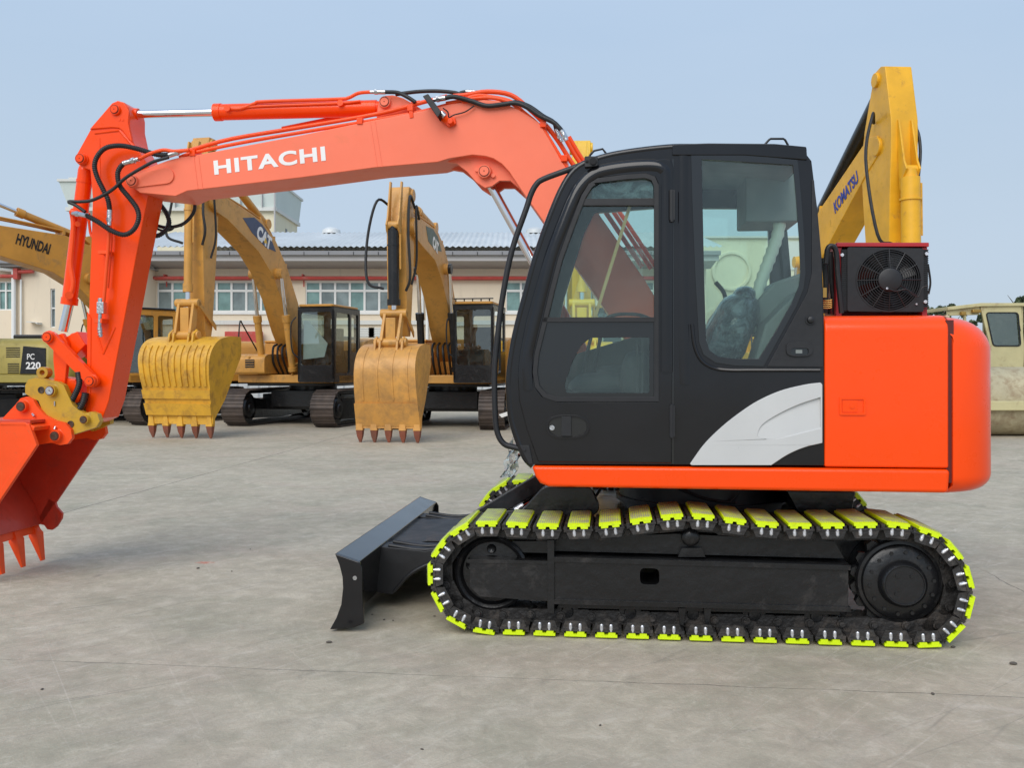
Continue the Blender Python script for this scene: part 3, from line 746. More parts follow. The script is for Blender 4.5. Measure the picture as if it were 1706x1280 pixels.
# upper band of the windows is darkened film
# hinges, handle, key lock
for y0, y1 in ((318, 368), (676, 728)):
    hg = MB().use(MT['black_matt']); hg.prism(fillet(PL([(1115, y0), (1124, y0), (1124, y1), (1115, y1)], V0), .004), V0-.03, V0-.005)
    c_ = P3(1119.5, y0-2, V0-.022); d_ = P3(1119.5, y1+2, V0-.022); hg.cyl(c_, d_, .011, seg=12); hg.build('hinge', dr, bevel=.002)
hn = MB().use(BLK)
el = lambda cx_, cy_, ax, ay, n=28, p=2.6: [(cx_+ax*math.copysign(abs(math.cos(t))**(2/p), math.cos(t)), cy_+ay*math.copysign(abs(math.sin(t))**(2/p), math.sin(t))) for t in (2*math.pi*k/n for k in range(n))]
hn.prism(PL(el(946, 711, 36, 20), V0), V0-.024, V0-.01, holes=[PL(el(946, 711, 32, 16), V0)])
hn.use(MT['glass_dark_trim']); hn.prism(PL(el(946, 711, 32, 16), V0), V0-.0155, V0-.0135)
hn.use(MT['grey_trim']) if 0 else hn.use(MT['black_matt']); hn.prism(fillet(PL([(936, 694), (952, 694), (952, 726), (936, 726)], V0), .006), V0-.04, V0-.013)
hn.use(MT['zinc']); c_ = P3(920, 713, V0-.016); hn.cyl(c_, c_+Vector((0, -.012, 0)), .0145, seg=20)
hn.build('door_handle', dr, bevel=.003)
# rear quarter trim: shallow plate, knob, latch pocket
qt = MB().use(MT['black_matt'])
qt.prism(PL([(1278, 611), (1345, 487), (1352, 455), (1352, 300), (1356, 300), (1368, 430), (1370.5, 527), (1371, 612)], V0), V0-.006, V0+.004)
qt.build('quarter_trim', EX, bevel=.003)
kn = MB().use(MT['black_matt']); c_ = P3(1350, 533, V0-.006); kn.lathe(c_, (0, -1, 0), [(0, .028), (.006, .028), (.006, .02), (.022, .017), (.026, .01), (.026, 0)], 20); kn.build('stop_knob', EX)
pk = MB().use(MT['black_matt']); pk.prism(PL(el(1331, 582, 22, 12, p=3.2), V0), V0-.018, V0-.004, holes=[PL(el(1331, 586, 15, 6, p=4), V0)]); pk.use(MT['glass_dark_trim']); pk.prism(PL(el(1331, 586, 15, 6, p=4), V0), V0-.008, V0-.0065)
pk.use(MT['grey_trim']); pk.prism(PL([(1325, 583), (1336, 583), (1336, 589), (1325, 589)], V0), V0-.0105, V0-.0075)
pk.build('latch_pocket', EX, bevel=.003)
rdg = MB().use(BLK)   # raised rounded lip below the rear window
rdg.tube(TR([(1153, 540), (1157, 575), (1168, 600), (1188, 613), (1215, 617), (1260, 617), (1366, 617)], V0-.004), .010, 8, 6); rdg.build('window_sill_lip', EX)
sm = MB().use(MT['glass_dark_trim']); sm.prism(PL([(1119.5, 265), (1122.5, 265), (1122.5, 773), (1119.5, 773)], V0), V0-.006, V0+.001); sm.build('door_seam', EX)
# silver swoosh with a sunk lobe
sw = MB().use(MT['silver'])
top_ = [tuple(p)[:2] for p in catmull([Vector((x, y, 0)) for x, y in [(1149, 773), (1172, 741), (1200, 713), (1230, 689), (1262, 668), (1300, 651), (1340, 641), (1366, 637.5)]], 5)]
bot_ = [tuple(p)[:2] for p in catmull([Vector((x, y, 0)) for x, y in [(1369, 738), (1340, 745), (1312, 757), (1284, 775)]], 5)]
lobe = [tuple(p)[:2] for p in catmull([Vector((x, y, 0)) for x, y in [(1366, 662), (1330, 674), (1296, 690), (1270, 707), (1262, 722), (1266, 729), (1290, 731), (1330, 722), (1366, 713)]], 4)]
sw.prism(PL(top_+[(1369, 641)]+bot_+[(1152, 775)], V0), V0-.018, V0+.001, holes=[PL(lobe, V0)])
LB = PL(lobe, V0); nL = len(LB)
zt_, zb_ = max(p[1] for p in LB), min(p[1] for p in LB)
sw.face(sw.verts([(p[0], V0-.0175+.016*((p[1]-zb_)/(zt_-zb_))**.7, p[1]) for p in LB]))
sw.build('silver_flash', EX, bevel=.003)
bp2 = MB().use(BLK); bp2.tube(TR([(1137, 262), (1137, 400), (1138, 560), (1140, 640)], V0+.052), .06, 18, 5); bp2.build('centre_pillar', EX, smooth=60)
# handrail in front of the cab
hr = MB().use(MT['black_matt'])
hr.tube(TR([(986, 268), (949, 282), (906, 298), (893, 308), (884, 325), (877, 347), (853, 417), (838, 491), (829, 560), (824, 620), (825, 690), (829, 722), (840, 740), (858, 746), (880, 751)], V0+.02), .0165, 12, 4)
hr.prism(fillet(PL([(974, 262), (996, 262), (996, 278), (974, 280)], V0), .01), V0-.03, V0+.01); hr.cyl(P3(988, 268, V0-.03), P3(988, 268, V0-.045), .02, seg=16); hr.cyl(P3(978, 268, V0-.03), P3(978, 268, V0-.04), .008, seg=8)
hr.prism(PL([(866, 742), (882, 742), (888, 772), (882, 774)], V0), V0-.01, V0+.03); hr.cyl(P3(874, 750, V0-.02), P3(874, 750, V0+.01), .007, seg=8)
hr.build('handrail', EX, bevel=.002)
# loose plastic film hanging from the front, small white bracket
fm = MB().use(MT['film'])
rows = []
for k in range(14):
    t = k/13; row = []
    for j in range(8):
        s = j/7; px = 866-20*t+(s-.5)*(26-4*t)+3*math.sin(k*1.3+j); py = 722+74*t
        row.append(P3(px, py, .62+.02*math.sin(j*2.2+k*.9)))
    rows.append(row)
fm.loft(rows, caps=False, closed=False); fm.build('plastic_film', EX)
wb = MB().use(MT['white']); wb.prism(PL([(831, 691), (846, 686), (848, 692), (836, 696)], .6), .6, .63); wb.build('mirror_bracket', EX)
# interior: seat, consoles, duct, steering levers, stick
st = MB().use(MT['seat'])
def blob(mb, c, r, nseg=20, rings=12, shear=0, jit=.06, pw=.8):
    loops = []
    for i in range(rings+1):
        f = -math.pi/2+math.pi*i/rings; zz = math.copysign(abs(math.sin(f))**pw, math.sin(f)); rr2 = max(abs(math.cos(f))**pw, .01)
        loops.append([(c[0]+r[0]*rr2*math.cos(a)*(1+jit*math.sin(3*a+i))+shear*zz*r[2], c[1]+r[1]*rr2*math.sin(a)*(1+jit*math.cos(4*a+2*i)), c[2]+r[2]*zz) for a in (2*math.pi*k/nseg for k in range(nseg))])
    mb.loft(loops)
c_ = P3(1215, 552, .5); blob(st, c_, (.145, .24, .225), shear=.30, jit=.09)
c_ = P3(1165, 612, .5); blob(st, c_, (.26, .25, .09))
c_ = P3(1238, 500, .5); blob(st, c_, (.07, .16, .08), shear=.1)
st.build('seat', EX, smooth=60)
cs = MB().use(MT['carpet']); c_ = P3(1010, 640, .45); blob(cs, c_, (.22, .12, .07)); c_ = P3(1060, 625, .3); blob(cs, c_, (.09, .12, .14))
c_ = P3(1030, 640, .75); blob(cs, c_, (.2, .1, .12))
cs.box(M(935, 650, .5)[0], M(1100, 650, .5)[0], .4, .8, zd1+.1, M(1000, 655, .5)[1])
cs.build('control_console', EX, smooth=60)
lv = MB().use(MT['black_matt'])
lv.tube(TR([(1046, 650), (1052, 610), (1062, 575)], .35), .012, 8, 4); lv.tube(TR([(965, 660), (985, 560), (1000, 535), (1030, 532), (1075, 545)], .5), .011, 8, 5)
lv.tube(TR([(985, 640), (1005, 545), (1020, 526), (1060, 524), (1085, 532)], .7), .011, 8, 5)
lv.tube(TR([(1192, 470), (1206, 488), (1208, 510), (1196, 545)], .95), .014, 8, 5)
lv.build('control_lever', EX)
du = MB().use(MT['duct']); du.tube(TR([(1297, 340), (1298, 380), (1286, 420), (1272, 458), (1262, 490), (1258, 520), (1264, 552)], .62), .036, 20, 8, rib=(.05, .09)); du.build('air_duct', EX)
sk = MB().use(MT['wood']); A, B = P3(1049, 344, V0+.05), P3(989, 536, V0+.05); d_ = (B-A).normalized(); n_ = Vector((-d_.z, 0, d_.x))*.009
sk.loft([[A+n_, A+n_+Vector((0, .012, 0)), A-n_+Vector((0, .012, 0)), A-n_], [B+n_, B+n_+Vector((0, .012, 0)), B-n_+Vector((0, .012, 0)), B-n_]]); sk.build('wooden_stick', EX)
tp = MB().use(MT['seat']); tp.box(DI[9][0]+.005 if 0 else M(985, 315, V0)[0], M(1088, 315, V0)[0], V0+.012, V0+.02, M(985, 331, V0)[1], M(985, 304, V0)[1]); tp.build('sun_visor', EX)

# ---- condenser fan on red frame, behind the cab on the hood
VF = .42
fr = MB().use(MT['red'])
def rect(x0, y0, x1, y1, v): return PL([(x0, y0), (x1, y0), (x1, y1), (x0, y1)], v)
fr.prism(rect(1394, 404, 1548, 411, VF), VF, VF+.32); fr.prism(rect(1538, 411, 1547, 545, VF), VF+.02, VF+.32); fr.prism(rect(1394, 411, 1404, 545, VF), VF+.02, VF+.32)
fr.prism(rect(1404, 411, 1538, 545, VF), VF+.27, VF+.3)
red = fr.build('condenser_frame', EX, bevel=.004)
cd = MB().use(MT['black_matt'])
CO = [(1411, 412), (1538, 414), (1538, 520), (1411, 519)]
hub = P3(1480, 467, VF); RF = abs(M(1480+53, 467, VF)[0]-hub.x)
circ = [(hub.x+RF*math.cos(2*math.pi*k/48), hub.z+RF*math.sin(2*math.pi*k/48)) for k in range(48)]
cd.prism(fillet(PL(CO, VF), .015), VF-.01, VF+.01, holes=[circ])
shroud = cd.build('fan_shroud', EX, bevel=.003)
fn = MB().use(MT['black_frame']); fn.prism(PL(CO, VF), VF+.07, VF+.10)
fn.use(MT['black_matt']); fn.prism(rect(1402, 416, 1413, 518, VF), VF+.0, VF+.09); fn.prism(rect(1537, 416, 1546, 512, VF), VF+.0, VF+.09)
for k in range(30):
    yy = 416+k*3.4; fn.prism(rect(1401.5, yy, 1412, yy+1.2, VF), VF-.006, VF+.002); fn.prism(rect(1538, yy, 1546.5, yy+1.2, VF), VF-.006, VF+.002)
fn.build('condenser_core', EX)
gr_ = MB().use(MT['black_matt'])
for k in range(9):
    rr2 = RF*(.42+.60*k/8); gr_.tube([hub+Vector((rr2*math.cos(a), -.028+.02*(rr2/RF)**3, rr2*math.sin(a))) for a in (2*math.pi*j/40 for j in range(41))], .0028 if k < 8 else .007, 5)
for k in range(12):
    a = 2*math.pi*k/12+.0; gr_.tube([hub+Vector((math.cos(a)*RF*.35, -.034, math.sin(a)*RF*.35)), hub+Vector((math.cos(a)*RF*1.02, -.012, math.sin(a)*RF*1.02))], .0032, 5)
gr_.lathe(hub+Vector((0, -.02, 0)), (0, -1, 0), [(0, RF*.40), (.01, RF*.40), (.018, RF*.37), (.022, RF*.30), (.024, 0)], 32)
gr_.use(MT['bolt']); gr_.cyl(hub+Vector((-.02, -.04, -.05)), hub+Vector((-.02, -.048, -.05)), .006, seg=10)
gr_.build('fan_guard', shroud)
fb_ = MB().use(MT['black_frame'])
for k in range(8):
    a = 2*math.pi*k/8
    pts = [hub+Vector((math.cos(a)*RF*.3, .02, math.sin(a)*RF*.3)), hub+Vector((math.cos(a+.5)*RF*.3, .05, math.sin(a+.5)*RF*.3)), hub+Vector((math.cos(a+.75)*RF*.95, .05, math.sin(a+.75)*RF*.95)), hub+Vector((math.cos(a+.2)*RF*.95, .02, math.sin(a+.2)*RF*.95))]
    fb_.loft([pts, [p+Vector((0, .004, 0)) for p in pts]])
fb_.cyl(hub+Vector((0, .06, 0)), hub, RF*.32)
fb_.build('fan_blades', shroud)
bt = MB().use(MT['bolt'])
for px, py in ((1402.5, 425), (1543, 423), (1541, 503), (1526, 507)):
    c_ = P3(px, py, VF-.01); bt.cyl(c_, c_+Vector((0, -.012, 0)), .010 if px != 1526 else .005, seg=8)
bt.build('bolt', red)
wr = MB().use(MT['rubber']); wr.tube(TR([(1477, 480), (1492, 485), (1510, 482), (1520, 490), (1530, 494), (1536, 480), (1546, 476)], VF-.045), .0035, 6, 6); wr.tube(TR([(1546, 440), (1550, 470), (1547, 490)], VF+.03), .006, 6, 5); wr.build('fan_cable', red)
for pts, r_, v_ in (([(1376, 440), (1379, 415), (1386, 410), (1393, 420), (1396, 460), (1402, 522)], .015, .35), ([(1372, 430), (1376, 470), (1374, 522)], .016, .42), ([(1383, 420), (1386, 470), (1392, 524)], .016, .5), ([(1378, 430), (1388, 480), (1384, 524)], .02, .6)):
    h = MB().use(MT['rubber']); h.tube(TR(pts, v_), r_, 10, 6); h.build('hydraulic_hose', EX)
bf = MB().use(MT['brass'])
for k in range(5): bf.tube([P3(1377+9*math.cos(a), 499+k*3.2+2*math.sin(a), .32) for a in (math.pi*j/8 for j in range(9))], .0035, 6)
bf.box(*(lambda a, b: (a[0], b[0], .3, .34, b[1], a[1]))(M(1370, 480, .32), M(1376, 496, .32))); bf.build('brass_fitting', EX)

# ---- boom
BV0, BV1 = .98, 1.34
noseL = [(233, 321), (222, 313), (213, 309), (209, 301), (212, 293), (220, 289)]
top = [(279, 267), (302, 261), (322, 259), (500, 225), (617, 201), (705, 184), (749, 173), (780, 168), (806, 166), (830, 167), (864, 182), (897, 203), (914, 230), (932, 262), (942, 278), (970, 318), (1010, 374), (1074, 466), (1106, 520), (1122, 560), (1118, 590), (1098, 606), (1076, 604), (1058, 590)]
bot = [(999, 502), (945, 424), (901, 363), (868, 316), (848, 286), (836, 273), (822, 264), (808, 260), (787, 258), (749, 264), (729, 270), (626, 279), (500, 296), (360, 312.5), (312, 318), (292, 327)]
BM = MB().use(MT['boom_glare'])
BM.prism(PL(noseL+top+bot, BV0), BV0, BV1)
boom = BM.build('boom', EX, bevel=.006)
bk = MB().use(MT['boom_glare'])
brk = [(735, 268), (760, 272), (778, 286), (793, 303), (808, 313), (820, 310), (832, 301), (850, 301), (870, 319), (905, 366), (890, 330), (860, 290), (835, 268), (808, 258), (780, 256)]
bk.prism(PL(brk, BV0+.06), BV0+.06, BV0+.09); bk.build('cylinder_bracket', boom, bevel=.004); bk = MB().use(MT['boom_glare']); bk.prism(PL(brk, BV0+.03), BV1-.075, BV1-.03)
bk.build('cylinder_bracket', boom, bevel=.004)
bp = MB().use(MT['boom_glare'])   # pin plates, weld bands, lug
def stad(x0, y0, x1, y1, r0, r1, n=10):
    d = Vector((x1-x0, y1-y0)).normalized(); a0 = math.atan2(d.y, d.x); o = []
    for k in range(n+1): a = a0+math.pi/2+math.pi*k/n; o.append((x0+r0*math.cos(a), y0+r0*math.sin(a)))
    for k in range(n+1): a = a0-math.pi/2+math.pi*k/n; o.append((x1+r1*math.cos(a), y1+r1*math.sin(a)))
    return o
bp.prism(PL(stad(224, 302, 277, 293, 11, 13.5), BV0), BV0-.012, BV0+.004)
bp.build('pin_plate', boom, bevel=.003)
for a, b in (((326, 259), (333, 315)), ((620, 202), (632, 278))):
    bp = MB().use(MT['boom_glare'])
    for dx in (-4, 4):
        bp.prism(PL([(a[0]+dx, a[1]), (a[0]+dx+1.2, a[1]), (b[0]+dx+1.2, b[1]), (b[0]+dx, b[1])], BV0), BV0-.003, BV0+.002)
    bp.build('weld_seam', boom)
def boss(mb, px, py, v, r, proud=.03, mat=None, pinmat=None):
    c_ = P3(px, py, v); rr2 = abs(M(px+r, py, v)[0]-c_.x)
    mb.use(mat or ORA); mb.lathe(c_+Vector((0, .01, 0)), (0, -1, 0), [(0, rr2*1.15), (.01, rr2*1.15), (.014, rr2*1.02), (proud, rr2), (proud+.006, rr2*.96), (proud+.006, rr2*.78), (proud-.002, rr2*.74)], 28)
    mb.use(pinmat or mat or ORA); mb.lathe(c_, (0, -1, 0), [(0, rr2*.72), (proud-.004, rr2*.72), (proud+.004, rr2*.68), (proud+.004, rr2*.1), (proud, 0)], 24)
    mb.use(MT['groove']); mb.lathe(c_, (0, -1, 0), [(0, rr2*.80), (proud+.0015, rr2*.80), (proud+.0015, rr2*.7), (0, rr2*.7)], 24); mb.cyl(c_-Vector((0, proud, 0)), c_-Vector((0, proud+.006, 0)), rr2*.09, seg=8)
bs = MB()
boss(bs, 222, 302, BV0-.01, 9.5, .03, MT['boom_glare']); bs.build('pin', boom); bs = MB(); boss(bs, 808, 287, BV0+.06, 11, .045, MT['boom_glare'])
bs.use(MT['boom_glare']); 
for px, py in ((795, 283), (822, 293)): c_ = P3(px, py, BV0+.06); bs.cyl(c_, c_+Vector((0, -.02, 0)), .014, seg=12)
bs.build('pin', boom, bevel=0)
HL = P3(357.5, 291.5, BV0-.001); HRt = P3(543, 267.5, BV0-.001); HU = P3(355.5, 267.5, BV0-.001)
text('HITACHI', HL, HRt-HL, HU-HL, MT['white'], boom, .0015, .035, nrm=(0, -1, 0), space=1.12)
# arm cylinder lug + steel pipes along the boom
lg = MB().use(MT['boom_glare']); lug = [(628, 200), (630, 178), (634, 166), (642, 160), (655, 159), (672, 164), (690, 174), (705, 184)]
lg.prism(PL(lug, 1.06), 1.05, 1.135); lg.prism(PL(lug, 1.06), 1.23, 1.27); boss(lg, 642, 171, 1.05, 9.5, .03, MT['boom_glare']); lg.build('cylinder_lug', boom, bevel=.004)
pipes = [([(312, 252), (331, 246), (387, 231), (500, 212), (632, 189), (705, 170), (745, 160)], 1.02, .014),
         ([(299, 262), (320, 255), (400, 238), (510, 219), (640, 197), (700, 186), (760, 170), (790, 160), (812, 160), (850, 168), (872, 186), (905, 216), (938, 268), (970, 320), (1020, 395), (1060, 452)], 1.0, .012),
         ([(755, 160), (778, 158), (812, 152.5), (851, 158), (880, 180), (908, 207), (930, 235), (952, 270), (985, 318), (1030, 385), (1070, 445)], 1.06, .016),
         ([(743, 172), (790, 164), (820, 163), (848, 170), (868, 184)], .99, .012),
         ([(941, 229), (960, 262), (990, 305), (1040, 380), (1085, 448)], 1.16, .015), ([(948, 228), (968, 262), (1000, 306), (1050, 380), (1095, 448)], 1.26, .015),
         ([(470, 214), (560, 196), (632, 184), (700, 170)], 1.22, .014)]
for pts, v_, r_ in pipes:
    h = MB().use(MT['orange_dull']); h.tube(TR(pts, v_), r_, 10, 4); h.build('steel_pipe', boom)
for px, py in ((322, 253), (684, 178), (775, 165), (600, 200), (940, 262), (905, 205)):
    cp = MB().use(ORA); c_ = P3(px, py, .99); cp.box(c_.x-.02, c_.x+.02, .97, 1.3, c_.z-.03, c_.z+.012); cp.build('pipe_clamp', boom, bevel=.003)
cp = MB().use(ORA)
cp.prism(PL([(681, 184), (688, 183), (689, 196), (683, 197)], BV0), BV0-.006, BV0+.01)
cp.build('pipe_clamp', boom, bevel=.003)
# arm cylinder
ac = MB().use(ORA); A = P3(358, 187, CV); B = P3(628, 180, CV)
ac.cyl(A, B, .056); ac.cyl(A, A+(B-A).normalized()*.05, .061); ac.cyl(B, B+(B-A).normalized()*.06, .05, .04)
ac.use(MT['orange_dull']); ac.tube(TR([(376, 180), (400, 181), (425, 172), (440, 169), (560, 165), (580, 163), (597, 155), (618, 153), (628, 153)], 1.10), .012, 10, 4)
ac.tube(TR([(385, 182), (430, 177), (560, 172), (600, 168)], 1.10), .009, 8, 3)
for px in (380, 568): c_ = P3(px, 181 if px < 400 else 172, 1.10); ac.cyl(c_-Vector((0, .02, 0)), c_+Vector((0, .03, 0)), .022, seg=12)
acyl = ac.build('arm_cylinder', EX)
rd = MB().use(MT['chrome']); rd.cyl(P3(226, 190, CV), A, .028); rd.build('piston_rod', acyl)
re_ = MB().use(ORA); re_.cyl(P3(212, 190, CV), P3(231, 189.5, CV), .045, .038); re_.cyl(P3(196, 183, 1.12), P3(196, 183, 1.2), .05); re_.build('rod_end', acyl)
# boom cylinders
for v_ in (1.135, 1.225):
    c2 = MB().use(ORA); A = P3(893, 446, 1.135); B = P3(985, 613, 1.135); A.y = B.y = v_; c2.cyl(A, B, .044)
    o = c2.build('boom_cylinder', EX); r2 = MB().use(MT['chrome']); t_ = P3(814, 302, 1.135); t_.y = v_; r2.cyl(t_, A, .030); r2.build('piston_rod', o)
    r3 = MB().use(ORA); t2 = P3(808, 287, 1.135); r3.cyl((t2.x, v_-.04, t2.z), (t2.x, v_+.04, t2.z), .05); r3.build('rod_end', o)
ft = MB().use(MT['black_frame']); ft.prism(PL([(930, 640), (1140, 640), (1130, 540), (1060, 560), (960, 590)], .94), .92, .96); ft.prism(PL([(930, 640), (1140, 640), (1130, 540), (1060, 560), (960, 590)], .94), 1.36, 1.40)
ft.box(M(930, 760, .94)[0], M(1372, 760, .94)[0], 1.05, 2.2, zd1, zd1+.45); ft.build('boom_mount', EX, bevel=.006)
# work light
wl = MB().use(MT['black_matt'])
A = P3(712, 161, .9); wl.prism(PL([(707, 164), (716, 160), (738, 190), (732, 200)], .92), .86, .965)
wl.use(ORA); wl.prism(PL([(716, 170), (728, 195), (748, 212), (760, 206), (758, 196), (740, 190)], .96), .955, .975); c_ = P3(751, 203, .95); wl.cyl(c_, c_+Vector((0, -.03, 0)), .02, seg=8)
wl.use(MT['zinc']); c_ = P3(734, 187, .9); wl.cyl(c_, c_+Vector((.03, 0, -.03)), .018, seg=10)
wl.build('work_light', boom, bevel=.004)
wc = MB().use(MT['rubber']); wc.tube(TR([(738, 180), (746, 186), (748, 195), (757, 191), (775, 186), (790, 176)], .955), .0045, 6, 5); wc.build('light_cable', boom)

# ---- arm (stick)
AV0, AV1 = 1.05, 1.27
am = MB().use(ORA)
arm_o = [(187, 175), (190, 170), (197, 168), (206, 170), (213, 177), (216, 190), (216, 210), (222, 238), (234, 256), (246, 274), (255, 300), (247, 325), (226, 431), (218, 475), (207, 533), (196, 590), (181.5, 667), (171, 697), (152, 706), (142, 690), (144, 640), (146, 576), (150, 450), (152, 400), (154, 330), (150, 283), (135, 278), (127, 266), (128, 256), (149, 218), (152, 213)]
am.prism(PL(arm_o, AV0), AV0, AV1)
# side plates at the head, slightly proud
am.prism(PL([(150, 216), (188, 172), (197, 168), (208, 171), (216, 184), (215, 205), (222, 238), (215, 232), (205, 218), (199, 214), (188, 213)], AV0), AV0-.012, AV0+.002)
arm = am.build('arm', EX, bevel=.007)
for a_3 in ((194, 183.5, AV0-.005, 8.5, .03), (136.5, 265, AV0-.01, 8.5, .03), (153, 635, AV0-.03, 9, .03)):
    ab = MB(); boss(ab, *a_3); ab.build('pin', arm)
ab = MB()
ab.use(ORA)
for a, b, th_ in (((158, 222), (199, 217), .008), ((199, 217), (224, 246), .008), ((163, 560), (172, 590), .007), ((172, 590), (192, 545), .008), ((166, 230), (168, 330), .004)):
    ab.tube([P3(a[0], a[1], AV0), P3(b[0], b[1], AV0)], th_, 6)
for k in range(2):
    c_ = P3(200+6*k, 200, AV0); ab.cyl(c_, c_+Vector((0, -.015, 0)), .010, seg=8)
ab.prism(PL([(146, 520), (146, 700), (151, 704), (152, 530)], AV0), AV0-.006, AV0+.001)
ab.build('weld_seam', arm)
pp = MB().use(MT['orange_dull']); pp.tube(TR([(181, 376), (181, 400), (174, 490), (172, 505)], .98), .012, 10, 3); pp.tube(TR([(184, 376), (186, 400), (180, 480)], 1.02), .008, 8, 3)
c_ = P3(176, 421, 1.0); pp.box(c_.x-.04, c_.x+.025, .97, 1.06, c_.z-.012, c_.z+.012); c_ = P3(167, 535, 1.0); pp.box(c_.x-.03, c_.x+.03, .97, 1.06, c_.z-.015, c_.z+.015); pp.build('steel_pipe', arm, bevel=.002)
vl = MB().use(MT['zinc']); c_ = P3(169, 512, .98); vl.box(c_.x-.022, c_.x+.028, .955, 1.0, c_.z-.045, c_.z+.035); vl.cyl(P3(168, 497, .98), P3(168, 506, .98), .02, seg=10)
vl.cyl(P3(167, 522, .98), P3(166, 545, .98), .013, seg=12); vl.cyl(P3(166, 545, .98), P3(168, 562, .98), .017, .012, seg=12)
for k in range(3): vl.cyl(P3(166.5+k*.4, 548+k*4.5, .98), P3(166.7+k*.4, 550+k*4.5, .98), .019, seg=12)
vl.build('shut_off_valve', arm, bevel=.003)
# bucket cylinder
bc = MB().use(ORA); A = P3(143, 284, CV); B = P3(115, 508, CV); d_ = (B-A).normalized()
bc.cyl(A, B, .052); bc.cyl(B-d_*.05, B, .058); bc.cyl(A-d_*.05, A, .04, .052); bc.cyl(A+d_*.07, A+d_*.09, .056)
bc.use(MT['orange_dull']); bc.tube(TR([(120, 356), (122, 372), (121, 400), (118, 440), (122, 475), (114, 500)], 1.08), .017, 10, 5); bc.cyl(P3(119, 352, 1.06), P3(127, 356, 1.06), .024, seg=12); bc.cyl(P3(115, 492, 1.13), P3(115, 492, 1.06), .028, seg=14)
bc.cyl(P3(129, 373, 1.12), P3(129, 373, 1.07), .02, seg=10); bc.tube(TR([(148, 355), (149, 375), (152, 392), (160, 398)], 1.12), .010, 8, 4)
bcy = bc.build('bucket_cylinder', EX)
rd = MB().use(MT['chrome']); rd.cyl(B, P3(105, 552, CV), .032); rd.build('piston_rod', bcy)
# linkage
lk = MB().use(ORA)
l3 = MB().use(ORA); lk.prism(PL(stad(82, 562, 153, 635, 10, 9), .99), .985, 1.03); l3.prism(PL(stad(82, 562, 153, 635, 10, 9), .99), 1.29, 1.33)
boss(lk, 82, 562, .985, 9, .03); boss(lk, 153, 635, .985, 9, .035)
lk.build('linkage_arm', EX, bevel=.006); l3.build('linkage_arm', EX, bevel=.006)
l2 = MB().use(ORA)
for v_ in (1.04, 1.24): l2.prism(PL([(88, 560), (104, 555), (112, 570), (112, 600), (108, 640), (92, 645), (88, 600)], v_), v_, v_+.04)
l2.prism(PL([(92, 570), (128, 552), (142, 575), (128, 590), (110, 600)], 1.08), 1.08, 1.24)
l2.prism(PL([(92, 628), (128, 632), (138, 660), (130, 680), (100, 668)], 1.08), 1.06, 1.26); l2.build('linkage_strut', EX, bevel=.008)
# quick coupler
cpp = [(42, 642), (47, 633), (57, 630), (95, 636), (106, 642), (113, 658), (121, 675), (130, 683), (141, 689), (152, 686), (162, 690), (166, 702), (160, 712), (120, 725), (110, 718), (98, 705), (85, 699), (72, 688), (64, 668), (55, 664), (42, 656)]
qc = MB().use(MT['coupler'])
qc.prism(PL(cpp, .96), .96, 1.01); qc.prism(PL([(min(a-14, 138), b) for a, b in cpp], .96), 1.31, 1.36)
qc.prism(PL([(60, 640), (100, 645), (108, 665), (95, 690), (75, 680)], .98), 1.01, 1.31); qc.prism(PL([(100, 694), (128, 698), (134, 708), (104, 714)], .98), 1.01, 1.31)
rg_ = [(70+9.5*math.cos(2*math.pi*k/20), 621+9.5*math.sin(2*math.pi*k/20)) for k in range(20)]; rh_ = [(70+4.5*math.cos(2*math.pi*k/20), 621+4.5*math.sin(2*math.pi*k/20)) for k in range(20)]
qc.prism(PL(rg_, 1.1), 1.1, 1.16, holes=[PL(rh_, 1.1)]); qc.prism(PL([(62, 628), (92, 634), (92, 640), (60, 636)], 1.1), 1.08, 1.18)
boss(qc, 88, 651, .96, 9, .04, MT['coupler'], MT['zinc']); boss(qc, 144, 699, .96, 7.5, .04, MT['coupler'], MT['pin'])
qc.use(MT['pin']); 
for px, py in ((69, 650), (118, 707)): c_ = P3(px, py, .96); qc.lathe(c_, (0, -1, 0), [(0, .024), (.006, .024), (.006, .018), (.001, .016), (.001, 0)], 16)
qc.use(MT['zinc']); c_ = P3(91, 669, .955); qc.cyl(c_, c_+Vector((0, 0, -.03)), .006, seg=8)
qc.build('quick_coupler', EX, bevel=.006)
# bucket
KV0, KV1 = .76, 1.55
bu = MB().use(MT['orange_dull'])
side_px = [(0, 706), (50, 706), (63, 742), (-46, 905), (-60, 868), (-84, 830), (-105, 780), (-100, 735), (-60, 706)]
SP = PL(side_px, KV0)
bu.prism(SP, KV0, KV0+.02)
edge = PL([(50, 706), (63, 742), (-46, 905), (-52, 897), (54, 740), (44, 709)], KV0); bu.prism(edge, KV0-.012, KV0+.001)
bu.use(MT['orange_in']); bu.prism(SP, KV1-.02, KV1)
bu.prism(PL([(30, 786), (-8, 842), (2, 860), (-16, 884), (-30, 882), (-50, 905), (-58, 880), (-20, 820)], KV0), KV1-.045, KV1-.02) if 0 else None
far = PL([(0, 804), (0, 804)], KV0)
